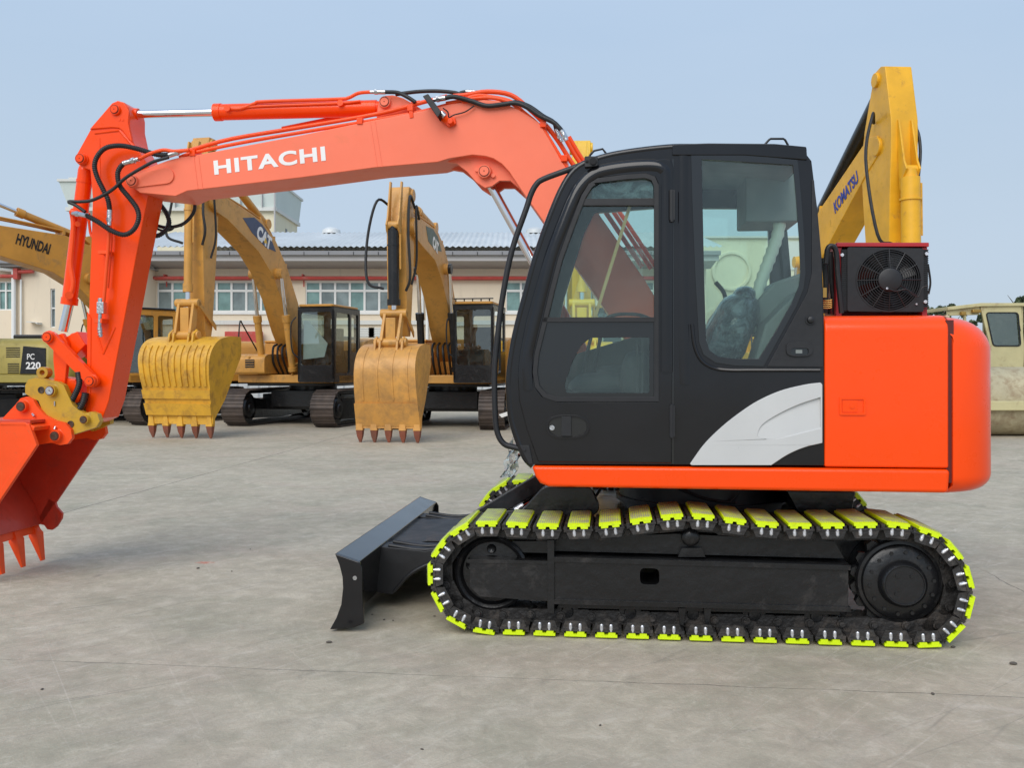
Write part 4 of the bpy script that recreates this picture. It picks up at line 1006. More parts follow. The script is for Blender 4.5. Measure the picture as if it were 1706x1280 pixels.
# side cutter lobe on the far plate
a_ = PL([(94, 836), (97, 845), (106, 855), (105, 864), (97, 877), (89, 883), (81, 882), (76, 875), (68, 873), (60, 876), (84, 830)], KV1); bu.prism(a_, KV1-.02, KV1+.005)
bu.use(MT['orange_in'])
wrap = PL([(50, 706), (0, 706), (-60, 706), (-100, 735), (-105, 780), (-84, 830), (-60, 868), (-46, 905)], KV0)
strip(bu, wrap, -.022, KV0+.004, KV1-.004)
bu.use(MT['orange_dull']); strip(bu, [(a, b+.001) for a, b in PL([(58, 712), (40, 704), (0, 704)], KV0)], .03, KV0, KV1)
bucket = bu.build('bucket', EX, bevel=.004)
ea = MB().use(MT['orange_dull'])
earp = [(-30, 712), (0, 702), (28, 672), (34, 664), (44, 661), (55, 666), (62, 678), (74, 692), (92, 701), (108, 705), (118, 716), (120, 730), (112, 740), (100, 742), (86, 738), (60, 742), (50, 725)]
for v_ in (.93, 1.36): ea.prism(PL(earp, .93), v_, v_+.035)
boss(ea, 40, 677, .93, 9, .04, MT['orange_dull'], MT['pin']); boss(ea, 96, 726, .93, 9, .04, MT['orange_dull'], MT['pin'])
ea.use(MT['zinc']); c_ = P3(54, 690, .92); ea.cyl(c_, c_+Vector((.02, -.01, -.015)), .008, seg=8); c_ = P3(92, 711, .92); ea.cyl(c_, c_+Vector((.0, -.01, -.02)), .008, seg=8)
ea.build('bucket_ear', bucket, bevel=.006)
TN = 4
tip0, base0 = P3(72, 934, KV1-.04), P3(60, 888, KV1-.04)
dT = (tip0-base0)
for k in range(TN):
    vv = KV1-.045-k*(KV1-KV0-.09)/(TN-1)
    tb = MB().use(MT['orange_dull']); b_ = Vector((base0.x, vv, base0.z)); t_ = Vector((tip0.x, vv, tip0.z)); d_ = (t_-b_).normalized(); n_ = Vector((d_.z, 0, -d_.x))
    sq = lambda c, hx, hn: [c+Vector((0, -hx, 0))-n_*hn, c+Vector((0, hx, 0))-n_*hn, c+Vector((0, hx, 0))+n_*hn, c+Vector((0, -hx, 0))+n_*hn]
    tb.loft([sq(b_-d_*.12, .028, .016), sq(b_-d_*.02, .032, .026), sq(b_+d_*.01, .045, .034), sq(b_+d_*.06, .038, .028), sq(t_, .02, .008)])
    tb.build('bucket_tooth', bucket, bevel=.003)
lipm = MB().use(MT['orange_dull']); 
lp0 = base0-dT.normalized()*.10; nn_ = Vector((dT.z, 0, -dT.x)).normalized()
lipm.loft([[Vector((p.x, v_, p.z)) for p in (lp0-nn_*.012, lp0+nn_*.012, base0+nn_*.012, base0-nn_*.012)] for v_ in (KV0+.01, KV1-.01)]); lipm.build('bucket_lip', bucket)

# ---- hoses at the arm head
def hose(pts, v, r, rib=None, f0=None, f1=None, parent=None):
    h = MB().use(MT['rubber']); P = TR([p[:2] for p in pts], v)
    for i, p in enumerate(pts):
        if len(p) > 2:
            q3 = P3(p[0], p[1], p[2]); P[i] = q3
    h.tube(P, r, 12, 8, rib=rib)
    h.use(MT['zinc'])
    for fe, e in ((f0, P[0]), (f1, P[-1])):
        if fe:
            q3 = P3(fe[0], fe[1], v if len(fe) < 3 else fe[2]); d = (q3-e); h.cyl(e-d*.05, e+d*.55, r*1.12, seg=14); h.cyl(e+d*.5, e+d*.72, r*1.3, seg=6); h.cyl(e+d*.7, q3, r*.95, seg=12)
    return h.build('hydraulic_hose', EX)
RB = (.014, .10)
hose([(283, 258), (265, 258), (249, 254), (226, 247), (200, 242.5), (177, 246), (163, 259), (157.5, 276), (162, 295), (172, 316), (180, 333), (183, 351)], .96, .0165, RB, (303, 251), (182, 376))
hose([(207, 272), (200, 279), (196, 291), (200, 310), (215, 329), (228, 347), (231, 364), (223, 382), (207, 391), (185, 384), (164, 370), (144, 359)], .93, .0165, RB, (231, 265), (122, 355, 1.05))
h = hose([(281, 262), (263, 267), (249, 272.5), (211, 295), (185, 317.5), (155, 333), (134, 336), (114, 336), (126, 342), (142, 353)], .90, .0115, (.012, .06))
hose([(255, 330), (268, 342), (279, 359), (281, 376), (267, 391), (250, 394)], 1.33, .0165, RB)
hose([(325, 336), (322, 355), (305, 373), (279, 379), (262, 376), (245, 372)], 1.36, .0125)
hose([(255, 378), (270, 384), (284, 383), (292, 377), (303, 376)], 1.40, .009)
jp = MB().use(MT['orange_dull']); jp.tube(TR([(232, 265), (250, 256), (272, 250), (290, 252), (315, 250)], .95), .013, 10, 4); jp.build('steel_pipe', EX)
cb = MB().use(MT['rubber']); cb.tube(TR([(130, 620), (132, 640), (124, 660), (118, 672), (122, 681), (130, 684), (138, 672), (142, 655)], .99), .02, 12, 8, rib=(.014, .08)); cb.tube(TR([(128, 676), (140, 670), (144, 655)], 1.03), .018, 12, 8, rib=(.014, .08)); cb.build('hydraulic_hose', EX)
# hoses on the boom crest
hose([(641, 153), (662, 154), (678, 161), (692, 170)], 1.0, .0135, None, (617, 153))
hose([(659, 157), (695, 152.5), (728, 151.5), (757, 154), (768, 158)], 1.2, .0135)
hose([(758, 161), (767, 155), (777, 152.5)], 1.1, .0135, None, None, (795, 153))
hose([(741, 163), (757, 161), (785, 168), (810, 176), (836, 174), (859, 171.5), (879, 179), (900, 193), (921, 203), (930, 211), (936, 218)], .955, .016, None, (722, 166), (944, 234))
hose([(790, 166), (836, 172), (860, 170), (882, 177), (905, 193), (922, 203), (927, 216)], 1.02, .014, None, None, (936, 236))

# ------------------------------------------------------------------ the yard behind: crawler excavators facing the camera
CATY = lin(222, 160, 72)
def yellow(name, col, dirt=(.30, .17, .06), amt=.22):
    return paint(name, col, .45, .12, .14, dirt=dirt, dirt_amt=amt, dirt_scale=4, wob=.15)
Y1 = yellow('ochre_machine_paint', (.62, .30, .055)); Y1B = yellow('bright_bucket_paint', (.72, .38, .03), (.30, .14, .03), .35)
Y2 = yellow('tan_yellow_paint', (.60, .29, .055)); Y2B = yellow('worn_bucket_paint', (.66, .32, .07), (.32, .17, .06), .5)
Y3 = yellow('orange_ochre_paint', (.58, .26, .035)); Y4 = yellow('lemon_yellow_paint', (.80, .48, .02), (.5, .28, .03), .1)
Y5 = yellow('amber_yellow_paint', (.82, .42, .012), (.45, .22, .03), .12); Y6 = yellow('olive_yellow_paint', (.42, .33, .07), (.25, .2, .06), .2)
RUST = paint('worn_tooth_steel', (.26, .075, .04), .6, 0, .3, dirt=(.12, .07, .05), dirt_amt=.3, wob=.3, wscale=14)
SHOE = paint('track_shoe_steel', (.085, .065, .055), .5, 0, .35, dirt=(.16, .12, .095), dirt_amt=.4, dirt_scale=6, metal=.15, wob=.3, wscale=10)
NAVY = paint('navy_decal', (.03, .04, .10), .4, .1, .1, wob=0); GREEND = paint('grey_green_decal', (.10, .13, .10), .5, 0, .15, wob=0)
DARK = MT['black_frame']

def bg_track_mesh(length=4.1, h=.92, w=.60):
    """one crawler: shoes with grouser bars wound round a frame; centre at origin, y is the long axis"""
    m = MB().use(SHOE); r = h/2; hl = length/2-r; per = 2*math.pi*r+4*hl; N = 46
    def at(s):
        s %= per
        if s < 2*hl: return Vector((0, -hl+s, h)), 0
        s -= 2*hl
        if s < math.pi*r: a = s/r; return Vector((0, hl+r*math.sin(a), r+r*math.cos(a))), -a
        s -= math.pi*r
        if s < 2*hl: return Vector((0, hl-s, 0)), -math.pi
        s -= 2*hl; a = s/r; return Vector((0, -hl-r*math.sin(a), r-r*math.cos(a))), -math.pi-a
    hw = per/N/2
    for k in range(N):
        p, a = at(k*per/N)
        mt = Matrix.Translation(p) @ Matrix.Rotation(a, 4, 'X')
        m.box(-w/2, w/2, -hw+.006, hw-.006, -.035, -.02, mt)
        for yy in (-hw+.012, 0, hw-.02): m.box(-w/2, w/2, yy-.007, yy+.007, -.021, .0, mt)
        m.use(DARK); m.box(-.13, -.04, -hw*1.05, hw*1.05, -.12, -.036, mt); m.box(.04, .13, -hw*1.05, hw*1.05, -.12, -.036, mt); m.use(SHOE)
    return m
def bg_frame_mesh(length=4.1, h=.92, side=1):
    m = MB().use(DARK); hl = length/2-h/2
    sec = [(-hl-.15, .2), (-hl-.15, .62), (-hl+.3, .70), (-hl+.6, .66), (hl-.5, .66), (hl-.2, .72), (hl, .7), (hl, .2), (0, .14)]
    m.prism([(a, b) for a, b in sec], -.2, .2, mapf=lambda a, b, c: (c, a, b))
    for sgn in (-1, 1):
        m.lathe((-.2, sgn*hl, h/2), (1, 0, 0), [(0, 0), (0, h*.40), (.4, h*.40), (.4, 0)], 24)
        for s2 in (-1, 1): m.lathe((s2*.2, sgn*hl, h/2), (s2, 0, 0), [(0, 0), (0, h*.30), (.05, h*.26), (.06, h*.12), (.09, h*.1), (.09, 0)], 24)
    return m
_tm = bg_track_mesh().build('crawler_track', smooth=25); TRACKME = _tm.data; bpy.data.objects.remove(_tm)
_fm = bg_frame_mesh().build('track_frame', smooth=25); FRAMEME = _fm.data; bpy.data.objects.remove(_fm)
def inst(name, me, parent, loc=(0, 0, 0), rz=0):
    o = bpy.data.objects.new(name, me); COL.objects.link(o); o.parent = parent; o.location = loc; o.rotation_euler = (0, 0, rz); return o

def bg_excavator(label, loc, phi, phi_u, pm, pb, P):
    """faces -Y when phi is 0; phi turns it towards -X. phi: crawlers, phi_u: upper body and boom"""
    root = thing('excavator', label, 'excavator', loc, 0, 'excavators parked in a row across the yard')
    rt = -phi; ru = -phi_u
    cz, sz = math.cos(rt), math.sin(rt)
    if P.get('tracks', 1):
        for s in (-1, 1):
            t = inst('crawler_track', TRACKME, root, (s*1.2*cz, s*1.2*sz, 0), rt); inst('track_frame', FRAMEME, t)
        m = MB().use(DARK); m.box(-1.1, 1.1, -.7, .7, .38, .78); m.prism([(-.75, -.9), (.75, -.9), (.9, 0), (.75, .9), (-.75, .9), (-.9, 0)], .45, .88, axis='z')
        m.cyl((0, 0, .8), (0, 0, 1.06), .62, seg=36); o = m.build('centre_frame', root, bevel=.02); o.rotation_euler = (0, 0, rt)
    RU = Matrix.Rotation(ru, 4, 'Z')
    def fin(m, name, parent=root, bevel=.02, seg=2, **k):
        bmesh.ops.transform(m.bm, matrix=RU, verts=m.bm.verts); return m.build(name, parent, bevel=bevel, seg=seg, **k)
    dk = P.get('deck', pm); bp_ = P.get('body', pm)
    if P.get('upper', 1):
        m = MB().use(dk); m.box(-1.38, 1.38, -1.45, 2.3, 1.08, 1.28); m.use(DARK); m.box(-1.2, 1.2, -1.3, 2.2, 1.0, 1.08); fin(m, 'deck')
        # right-hand (image left) boxes: tool box, tank, step
        m = MB().use(bp_); m.prism(fillet([(-1.75, 1.30), (-1.75, 1.72), (-1.55, 1.80), (-.2, 1.80), (-.2, 1.30)], .08), -1.38, -.48, mapf=lambda a, b, c: (c, a, b)); m.use(DARK); m.box(-1.0, -.75, -1.765, -1.74, 1.46, 1.66)
        m.use(bp_)
        for k in range(3): m.box(-1.0, -.75, -1.78, -1.76, 1.49+k*.06, 1.505+k*.06)
        m.cyl((-.9, -1.7, 1.72), (-.9, -1.765, 1.72), .03, seg=12); fin(m, 'tool_box', bevel=.03)
        m = MB().use(bp_); m.box(-1.36, -.55, -.1, .75, 1.28, 2.15); m.box(-1.0, -.5, -.75, -.1, 1.28, 2.1); m.use(pb if 0 else bp_); m.box(-1.02, -.48, -.78, -.12, 2.1, 2.16); fin(m, 'fuel_tank', bevel=.05)
        m = MB().use(bp_)
        hs = [(-1.38, 1.28), (-1.38, 2.0), (-1.3, 2.12), (-1.1, 2.2), (1.1, 2.2), (1.3, 2.12), (1.38, 2.0), (1.38, 1.28)]
        m.prism(hs, .78, 2.35, mapf=lambda a, b, c: (a, c, b)); m.use(DARK); m.box(-.7, .4, 1.0, 1.9, 2.2, 2.32)
        if P.get('vents'):
            for yy in (1.3, 1.3): pass
        hd_ = fin(m, 'engine_hood', bevel=.04)
        m = MB().use(bp_); lps = []
        for z, ins in ((1.1, .15), (1.18, .04), (1.3, 0), (1.95, 0), (2.08, .04), (2.16, .15)):
            pts = [(-1.38+ins, 2.3, z)]
            for k in range(9):
                a = math.pi*k/8; pts.append((-(1.38-ins)*math.copysign(abs(math.cos(a))**.6, math.cos(a)), 2.36+(.62-ins)*abs(math.sin(a))**.7, z))
            pts.append((1.38-ins, 2.3, z)); lps.append(pts)
        m.loft(lps); fin(m, 'counterweight', bevel=0, smooth=50)
        # cab
        cmx, cf_ = (DARK if P.get('cab', 'black') == 'black' else pm), DARK
        x0, x1, y0, y1, zb, zt = .42, 1.38, -1.75, -.15, 1.10, 2.95
        m = MB().use(cmx); t = .07
        fo = fillet([(x0, zb), (x0, zt-.05), (x0+.1, zt), (x1-.1, zt), (x1, zt-.05), (x1, zb)], [.05, .1, .1, .1, .1, .05])
        fh = fillet([(x0+t, zb+.42), (x0+t, zt-.13), (x1-t, zt-.13), (x1-t, zb+.42)], .07)
        m.prism(fo, y0, y0+.06, holes=[fh], mapf=lambda a, b, c: (a, c+.0, b))
        m.prism(fo, y1-.05, y1, holes=[fillet([(x0+.15, 1.9), (x0+.15, zt-.2), (x1-.15, zt-.2), (x1-.15, 1.9)], .06)], mapf=lambda a, b, c: (a, c, b))
        so_ = fillet([(y0, zb), (y0, zt), (y1, zt), (y1, zb)], .08)
        shs = [fillet([(y0+.10, 1.32), (y0+.14, zt-.14), (y0+.95, zt-.14), (y0+.95, 1.32)], .08), fillet([(y0+1.05, 1.85), (y0+1.05, zt-.14), (y1-.12, zt-.14), (y1-.12, 1.85)], .06)]
        m.prism(so_, x1-.05, x1, holes=shs, mapf=lambda a, b, c: (c, a, b)); m.prism(so_, x0, x0+.05, holes=[fillet([(y0+.1, 1.75), (y0+.1, zt-.14), (y1-.12, zt-.14), (y1-.12, 1.75)], .08)], mapf=lambda a, b, c: (c, a, b))
        m.box(x0, x1, y0, y1, zt-.03, zt+.0); m.box(x0+.04, x1-.04, y0+.02, y1, zb+.02, zb+.12)
        if P.get('cab', 'black') != 'black' : m.use(DARK); m.prism(fo, y0-.01, y0+.0, holes=[fillet([(x0+t-.02, zb+.40), (x0+t-.02, zt-.11), (x1-t+.02, zt-.11), (x1-t+.02, zb+.40)], .07)], mapf=lambda a, b, c: (a, c, b)) if 0 else None
        cab = fin(m, 'cab', bevel=.015)
        m = MB().use(MT['glass2'])
        m.face(m.verts([(x0+.05, y0+.03, zb+.4), (x1-.05, y0+.03, zb+.4), (x1-.05, y0+.03, zt-.1), (x0+.05, y0+.03, zt-.1)]))
        m.face(m.verts([(x1-.03, y0+.1, 1.3), (x1-.03, y1-.1, 1.3), (x1-.03, y1-.1, zt-.1), (x1-.03, y0+.1, zt-.1)]))
        m.face(m.verts([(x0+.03, y0+.1, 1.7), (x0+.03, y1-.1, 1.7), (x0+.03, y1-.1, zt-.1), (x0+.03, y0+.1, zt-.1)]))
        fin(m, 'cab_glass', cab, bevel=0)
        m = MB().use(pm if P.get('cab', 'black') == 'black' else DARK); m.prism(fillet([(x0+.02, y0-.05), (x1-.02, y0-.05), (x1-.02, y1), (x0+.02, y1)], .12), zt+.0, zt+.06, axis='z'); m.use(DARK)
        if P.get('rack'):
            m.box(x0, x1, y0-.03, y0+.0, zt+.11, zt+.14)
            for k in range(5): m.box(x0+.05+k*.2, x0+.08+k*.2, y0-.03, y0, zt+.05, zt+.12)
        fin(m, 'cab_roof', cab, bevel=.02)
        m = MB().use(MT['carpet']); m.box(x0+.25, x1-.25, -.8, -.6, 1.75, 2.45); m.box(x0+.22, x1-.22, -1.25, -.65, 1.6, 1.78); m.box(x0+.06, x1-.06, -1.6, -.3, 1.1, 1.3); m.tube([(x0+.3, y0+.25, 1.3), (x0+.32, y0+.35, 1.95)], .02, 6); m.tube([(x1-.3, y0+.25, 1.3), (x1-.32, y0+.35, 1.95)], .02, 6)
        m.use(MT['white']) if P.get('paper') else None
        if P.get('paper'): m.face(m.verts([(x0+.1, y0+.09, 1.66), (x0+.12, y0+.09, 2.62), (x0+.25, y0+.09, 2.6), (x0+.75, y0+.09, 2.05), (x0+.66, y0+.09, 1.72)]))
        fin(m, 'cab_seat', cab, bevel=.03)
        m = MB().use(pm); m.prism(fillet([(y1, 1.28), (y1, 1.75), (y1+.3, 2.15), (y1+1.0, 2.25), (y1+1.0, 1.28)], .1), 1.0, 1.38, mapf=lambda a, b, c: (c, a, b)); fin(m, 'side_cover', bevel=.02)
        m = MB().use(MT['black_matt']); m.tube([(-1.3, -1.6, 1.75), (-1.3, -1.5, 2.55), (-1.3, -1.42, 2.62), (-1.3, -1.35, 2.55), (-1.3, -.5, 1.8)], .018, 8, 5); fin(m, 'handrail', bevel=0); m = MB().use(MT['black_matt']); m.tube([(x0-.05, y0, 2.7), (x0-.14, y0-.08, 2.5), (x0-.13, y0-.05, 1.9), (x0, y0+.02, 1.7)], .018, 8, 5); fin(m, 'handrail', bevel=0)
    # boom: outline in (forward f, z); y = -f
    bw = P.get('bw', .27); FM = lambda a, b, c: (c+P.get('bx', 0), -a, b)
    bo = P['boom']; tip = P['tip']; foot = P['foot']
    m = MB().use(pm); m.prism(bo, -bw, bw, mapf=FM); m.lathe((-bw-.03+P.get('bx', 0), -tip[0], tip[1]), (1, 0, 0), [(0, 0), (0, .16), (2*bw+.06, .16), (2*bw+.06, 0)], 20)
    m.lathe((-bw-.1+P.get('bx', 0), -P['bc'][0], P['bc'][1]), (1, 0, 0), [(0, 0), (0, .13), (2*bw+.2, .13), (2*bw+.2, 0)], 20)
    bm_ = fin(m, 'boom', bevel=.015)
    if P.get('text'):
        s, f0, zz0, f1, zz1, hh, mat, bold, yx = P['text']
        def Q(f, z, x): return RU @ Vector((x+P.get('bx', 0), -f, z))
        O = Q(f0, zz0, yx); Rv = Q(f1, zz1, yx)-O; n_ = RU @ Vector((math.copysign(1, yx), 0, 0)); Uv = n_.cross(Rv).normalized()*hh
        text(s, O, Rv, Uv, mat, bm_, .004, bold, nrm=n_)
    if P.get('decal'):
        m = MB().use(P['decal'][0]); m.prism(P['decal'][1], bw-.001, bw+.006, mapf=FM); fin(m, 'decal', bm_, bevel=0)
    if P.get('decal2'):
        m = MB().use(P['decal2'][0]); m.prism(P['decal2'][1], bw+.010, bw+.014, mapf=FM); fin(m, 'decal', bm_, bevel=0)
    # pipes and hoses along the top
    m = MB().use(pm)
    for xo in (-.16, -.09, .12, .19): m.tube([FM(a, b+.07, xo) for a, b in P['ridge']], .022, 7, 4)
    for a, b in P['ridge'][1:-1:1]: m.box(*(lambda p: (p[0]-.24, p[0]+.24, p[1]-.03, p[1]+.03, p[2]-.03, p[2]+.1))(FM(a, b, 0)))
    fin(m, 'steel_pipe', bm_, bevel=0)
    # boom cylinders
    for s in (-1, 1):
        A = Vector(FM(P['bcf'][0], P['bcf'][1], s*(bw+.14))); B = Vector(FM(P['bc'][0], P['bc'][1], s*(bw+.10))); d = B-A
        m = MB().use(P.get('cylm', pm)); m.cyl(A, A+d*.56, .085); m.cyl(A+d*.50, A+d*.57, .105); m.cyl(A-d*.02, A+d*.02, .11); m.cyl(B-Vector((.07, 0, 0)), B+Vector((.07, 0, 0)), .12)
        o = fin(m, 'boom_cylinder', bevel=0); m = MB().use(MT['chrome']); m.cyl(A+d*.56, B, .045); fin(m, 'piston_rod', o, bevel=0)
    if P.get('upper', 1):
        m = MB().use(pm); 
        for s in (-.42, .38): m.prism([(.1, 1.28), (1.5, 1.28), (1.3, 1.55), (.6, 1.75), (.3, 2.0), (.0, 2.0)], s, s+.05, mapf=FM)
        fin(m, 'boom_mount')
        m = MB().use(MT['rubber'])
        for k in range(4):
            x = -.2+k*.13; m.tube([FM(1.0, 1.3, x), FM(1.35, 1.6+.05*k, x+.03), FM(1.3, 1.95, x), FM(1.1, 2.05, x)], .03, 7, 5)
        fin(m, 'hydraulic_hose', bevel=0)
    # arm cylinder on the boom top
    a0, a1 = P['ac']; A = Vector(FM(a0[0], a0[1], 0)); B = Vector(FM(a1[0], a1[1], 0)); d = B-A; fr_ = P.get('acf', .55)
    m = MB().use(P.get('acm', pm)); ar_ = P.get('acr', .095); m.cyl(A, A+d*fr_, ar_); m.cyl(A+d*(fr_-.05), A+d*fr_, ar_*1.2); m.cyl(A-Vector((.12, 0, 0)), A+Vector((.12, 0, 0)), .12); o = fin(m, 'arm_cylinder', bevel=0)
    m = MB().use(MT['chrome']); m.cyl(A+d*fr_, B, .05); fin(m, 'piston_rod', o, bevel=0)
    # arm
    if P.get('arm'):
        aw = P.get('aw', .2); m = MB().use(P.get('armm', pm)); m.prism(P['arm'], -aw, aw, mapf=FM)
        m.lathe(FM(P['ac'][1][0], P['ac'][1][1], -aw-.05), (1, 0, 0), [(0, 0), (0, .13), (2*aw+.1, .13), (2*aw+.1, 0)], 18); arm_ = fin(m, 'arm', bevel=.015)
        c0_, c1_ = P['bkc']; A = Vector(FM(*c0_, 0)); B = Vector(FM(*c1_, 0)); d = B-A
        cr = P.get('cr', .085)
        m = MB().use(pm)
        for s in (-.13, .10): m.prism([(c0_[0]-.12, c0_[1]-.35), (c0_[0]+.03, c0_[1]-.1), (c0_[0]+.12, c0_[1]), (c0_[0]+.03, c0_[1]+.15), (c0_[0]-.16, c0_[1]+.9), (c0_[0]-.25, c0_[1]+.9)], s, s+.035, mapf=FM)
        m.cyl(A-Vector((.12, 0, 0)), A+Vector((.12, 0, 0)), .08); fin(m, 'cylinder_mount', arm_, bevel=.008)
        m = MB().use(P.get('bcm', pm)); m.cyl(A+d*.06, A+d*.9, cr, seg=20); m.cyl(A+d*.84, A+d*.91, cr*1.22, seg=20); m.cyl(A, A+d*.08, cr*.7); m.cyl(A+d*.22, A+d*.235, cr*1.15); m.use(pm); m.cyl(A+d*.5+Vector((cr+.03, 0, 0)), A+d*.1+Vector((cr+.03, 0, 0)), .02, seg=8)
        o = fin(m, 'bucket_cylinder', bevel=0); m = MB().use(MT['chrome']); m.cyl(A+d*.9, B, .05); fin(m, 'piston_rod', o, bevel=0)
        m = MB().use(MT['rubber']); k0 = c0_
        m.tube([FM(tip[0]-.1, tip[1]+.45, -.27), FM(tip[0]+.25, tip[1]+.5, -.45), FM(tip[0]+.35, tip[1]-.3, -.62), FM(k0[0]-.05, k0[1]-1.1, -.55), FM(k0[0]-.15, k0[1]-1.25, -.24)], .028, 8, 6)
        hq = P.get('hq', 1.0); m.tube([FM(tip[0]-.1, tip[1]+.4*hq, .25), FM(tip[0]+.35, tip[1]+.55*hq, .27), FM(tip[0]+.5, tip[1]-.2, .28), FM(k0[0]-.1, k0[1]-1.0*hq, .30*hq+.02), FM(k0[0]-.15, k0[1]-1.3*hq, .22)], .028, 8, 6)
        m.tube([FM(tip[0]-.3, tip[1]+.2, .29), FM(tip[0]+.2, tip[1]+.35, .36), FM(tip[0]+.1, tip[1]-.7, .34), FM(tip[0]+.15, tip[1]-1.2, .25)], .024, 8, 6)
        fin(m, 'hydraulic_hose', bevel=0)
    if P.get('bucket'):
        b = P['bucket']; f0, z0 = b['at']; wt, wb_ = b['w']; hg = b['h']; bmx = b['mat']
        # linkage
        m = MB().use(pm); B = FM(*P['bkc'][1], 0)
        m.cyl((B[0]-.27, B[1], B[2]), (B[0]+.27, B[1], B[2]), .085); 
        for s in (-.2, .14): m.prism([(P['bkc'][1][0]-.08, P['bkc'][1][1]+.05), (P['bkc'][1][0]+.08, P['bkc'][1][1]), (f0+.14, z0+.12), (f0-.06, z0+.08)], s, s+.06, mapf=FM)
        m.box(*(lambda p: (p[0]-.1, p[0]+.1, p[1]-.03, p[1]+.03, z0+.15, P['bkc'][1][1]-.1))(FM(f0+.02, 0, 0)))
        for s in (-.30, -.22): pass
        for s in (-.27, .24): m.prism([(P['bkc'][1][0], P['bkc'][1][1]+.06), (P['bkc'][1][0]+.02, P['bkc'][1][1]-.06), (f0-.75, z0+.2), (f0-.75, z0+.32)], s, s+.03, mapf=FM)
        m.cyl(FM(f0+.02, z0+.08, -.33), FM(f0+.02, z0+.08, .33), .09); fin(m, 'linkage', bevel=.01)
        # shell: centre line of the outer plate in (f, z)
        pr = [(f0-.75, z0+.06), (f0-.3, z0+.06), (f0+.10, z0-.02), (f0+.34, z0-.20), (f0+.44, z0-.44), (f0+.42, z0-.75), (f0+.34, z0-1.05), (f0+.26, z0-hg+.30), (f0+.16, z0-hg)]
        N = len(pr); m = MB().use(bmx)
        def wd(z): t = min(1, max(0, (z0-z)/hg)); return (wt*(1-t)+wb_*t)/2
        pp_ = [Vector((a, b2, 0)) for a, b2 in pr]; cc_ = catmull(pp_, 4)
        for sgn, off in ((1, 0), (1, -.035)): pass
        outer = [[FM(p.x, p.y, -wd(p.y)), FM(p.x, p.y, wd(p.y)), FM(p.x-.03, p.y-.005, wd(p.y)), FM(p.x-.03, p.y-.005, -wd(p.y))] for p in cc_]
        m.loft(outer)
        back = (f0-.85, z0-.25)
        for s in (-1, 1):
            poly = [(p.x-.01, p.y) for p in cc_]+[(f0-.25, z0-hg+.45), (f0-.80, z0-.35)]
            A2 = m.verts([FM(a, b2, s*(wd(b2)-.001)) for a, b2 in poly]); B2 = m.verts([FM(a, b2, s*(wd(b2)-.035)) for a, b2 in poly])
            m.face(A2); m.face(B2)
            for i in range(len(A2)): j = (i+1) % len(A2); m.face([A2[i], A2[j], B2[j], B2[i]])
        # wear ribs / bands on the outer plate
        nr = b['ribs']
        for k in range(nr):
            fx = -1+2*(k+.5)/nr; tw = b['rw']
            seg_ = [p for p in cc_ if b['rz'][0] <= z0-p.y <= b['rz'][1]]
            lp = []
            for i, p in enumerate(seg_):
                tgt = (seg_[min(i+1, len(seg_)-1)]-seg_[max(i-1, 0)]).normalized(); nrm = Vector((-tgt.y, tgt.x)); nrm = nrm if nrm.x+nrm.y*.3 > 0 else -nrm
                x_ = fx*(wd(p.y)-.02); q0 = p.xy; q1 = p.xy+nrm*b['rt']
                lp.append([FM(q0.x, q0.y, x_-tw), FM(q1.x, q1.y, x_-tw*.85), FM(q1.x, q1.y, x_+tw*.85), FM(q0.x, q0.y, x_+tw)])
            if len(lp) > 1: m.loft(lp)
        for zz, hh, tt in b['bands']:
            p = min(cc_, key=lambda p: abs(z0-p.y-zz)); p2 = min(cc_, key=lambda p: abs(z0-p.y-zz-hh))
            ww = wd(p.y)+.01
            m.loft([[FM(p.x+.002, p.y, -ww), FM(p.x+tt, p.y, -ww), FM(p.x+tt, p.y, ww), FM(p.x+.002, p.y, ww)], [FM(p2.x+.002, p2.y, -wd(p2.y)-.01), FM(p2.x+tt, p2.y, -wd(p2.y)-.01), FM(p2.x+tt, p2.y, wd(p2.y)+.01), FM(p2.x+.002, p2.y, wd(p2.y)+.01)]])
        # lip and ears
        lz = z0-hg; lf = f0+.16
        m.box(*(lambda p: (p[0]-wb_/2-.02, p[0]+wb_/2+.02, p[1]-.03, p[1]+.05, lz-.04, lz+.18))(FM(lf, 0, 0)))
        for s in (-.30, -.20, .15, .25): m.prism([(f0-.12, z0-.05), (f0-.12, z0+.12), (f0+.02, z0+.2), (f0+.16, z0+.1), (f0+.2, z0-.08)], s, s+.04, mapf=FM)
        bk_ = fin(m, 'bucket', bevel=.008)
        for k in range(5):
            x_ = (-1+2*k/4)*(wb_/2-.06)
            m = MB().use(bmx); q = FM(lf, lz, x_)
            def sq(z, hx, hy, oy=0): return [(q[0]-hx, q[1]-hy+oy, z), (q[0]+hx, q[1]-hy+oy, z), (q[0]+hx, q[1]+hy+oy, z), (q[0]-hx, q[1]+hy+oy, z)]
            m.loft([sq(lz+.22, .035, .02, -.04), sq(lz+.02, .06, .055), sq(lz-.08, .075, .065)]); m.use(RUST)
            m.loft([sq(lz-.081, .068, .06), sq(lz-.2, .055, .045, .01), sq(lz-.33, .018, .015, .03)]); fin(m, 'bucket_tooth', bk_, bevel=.008)
    return root

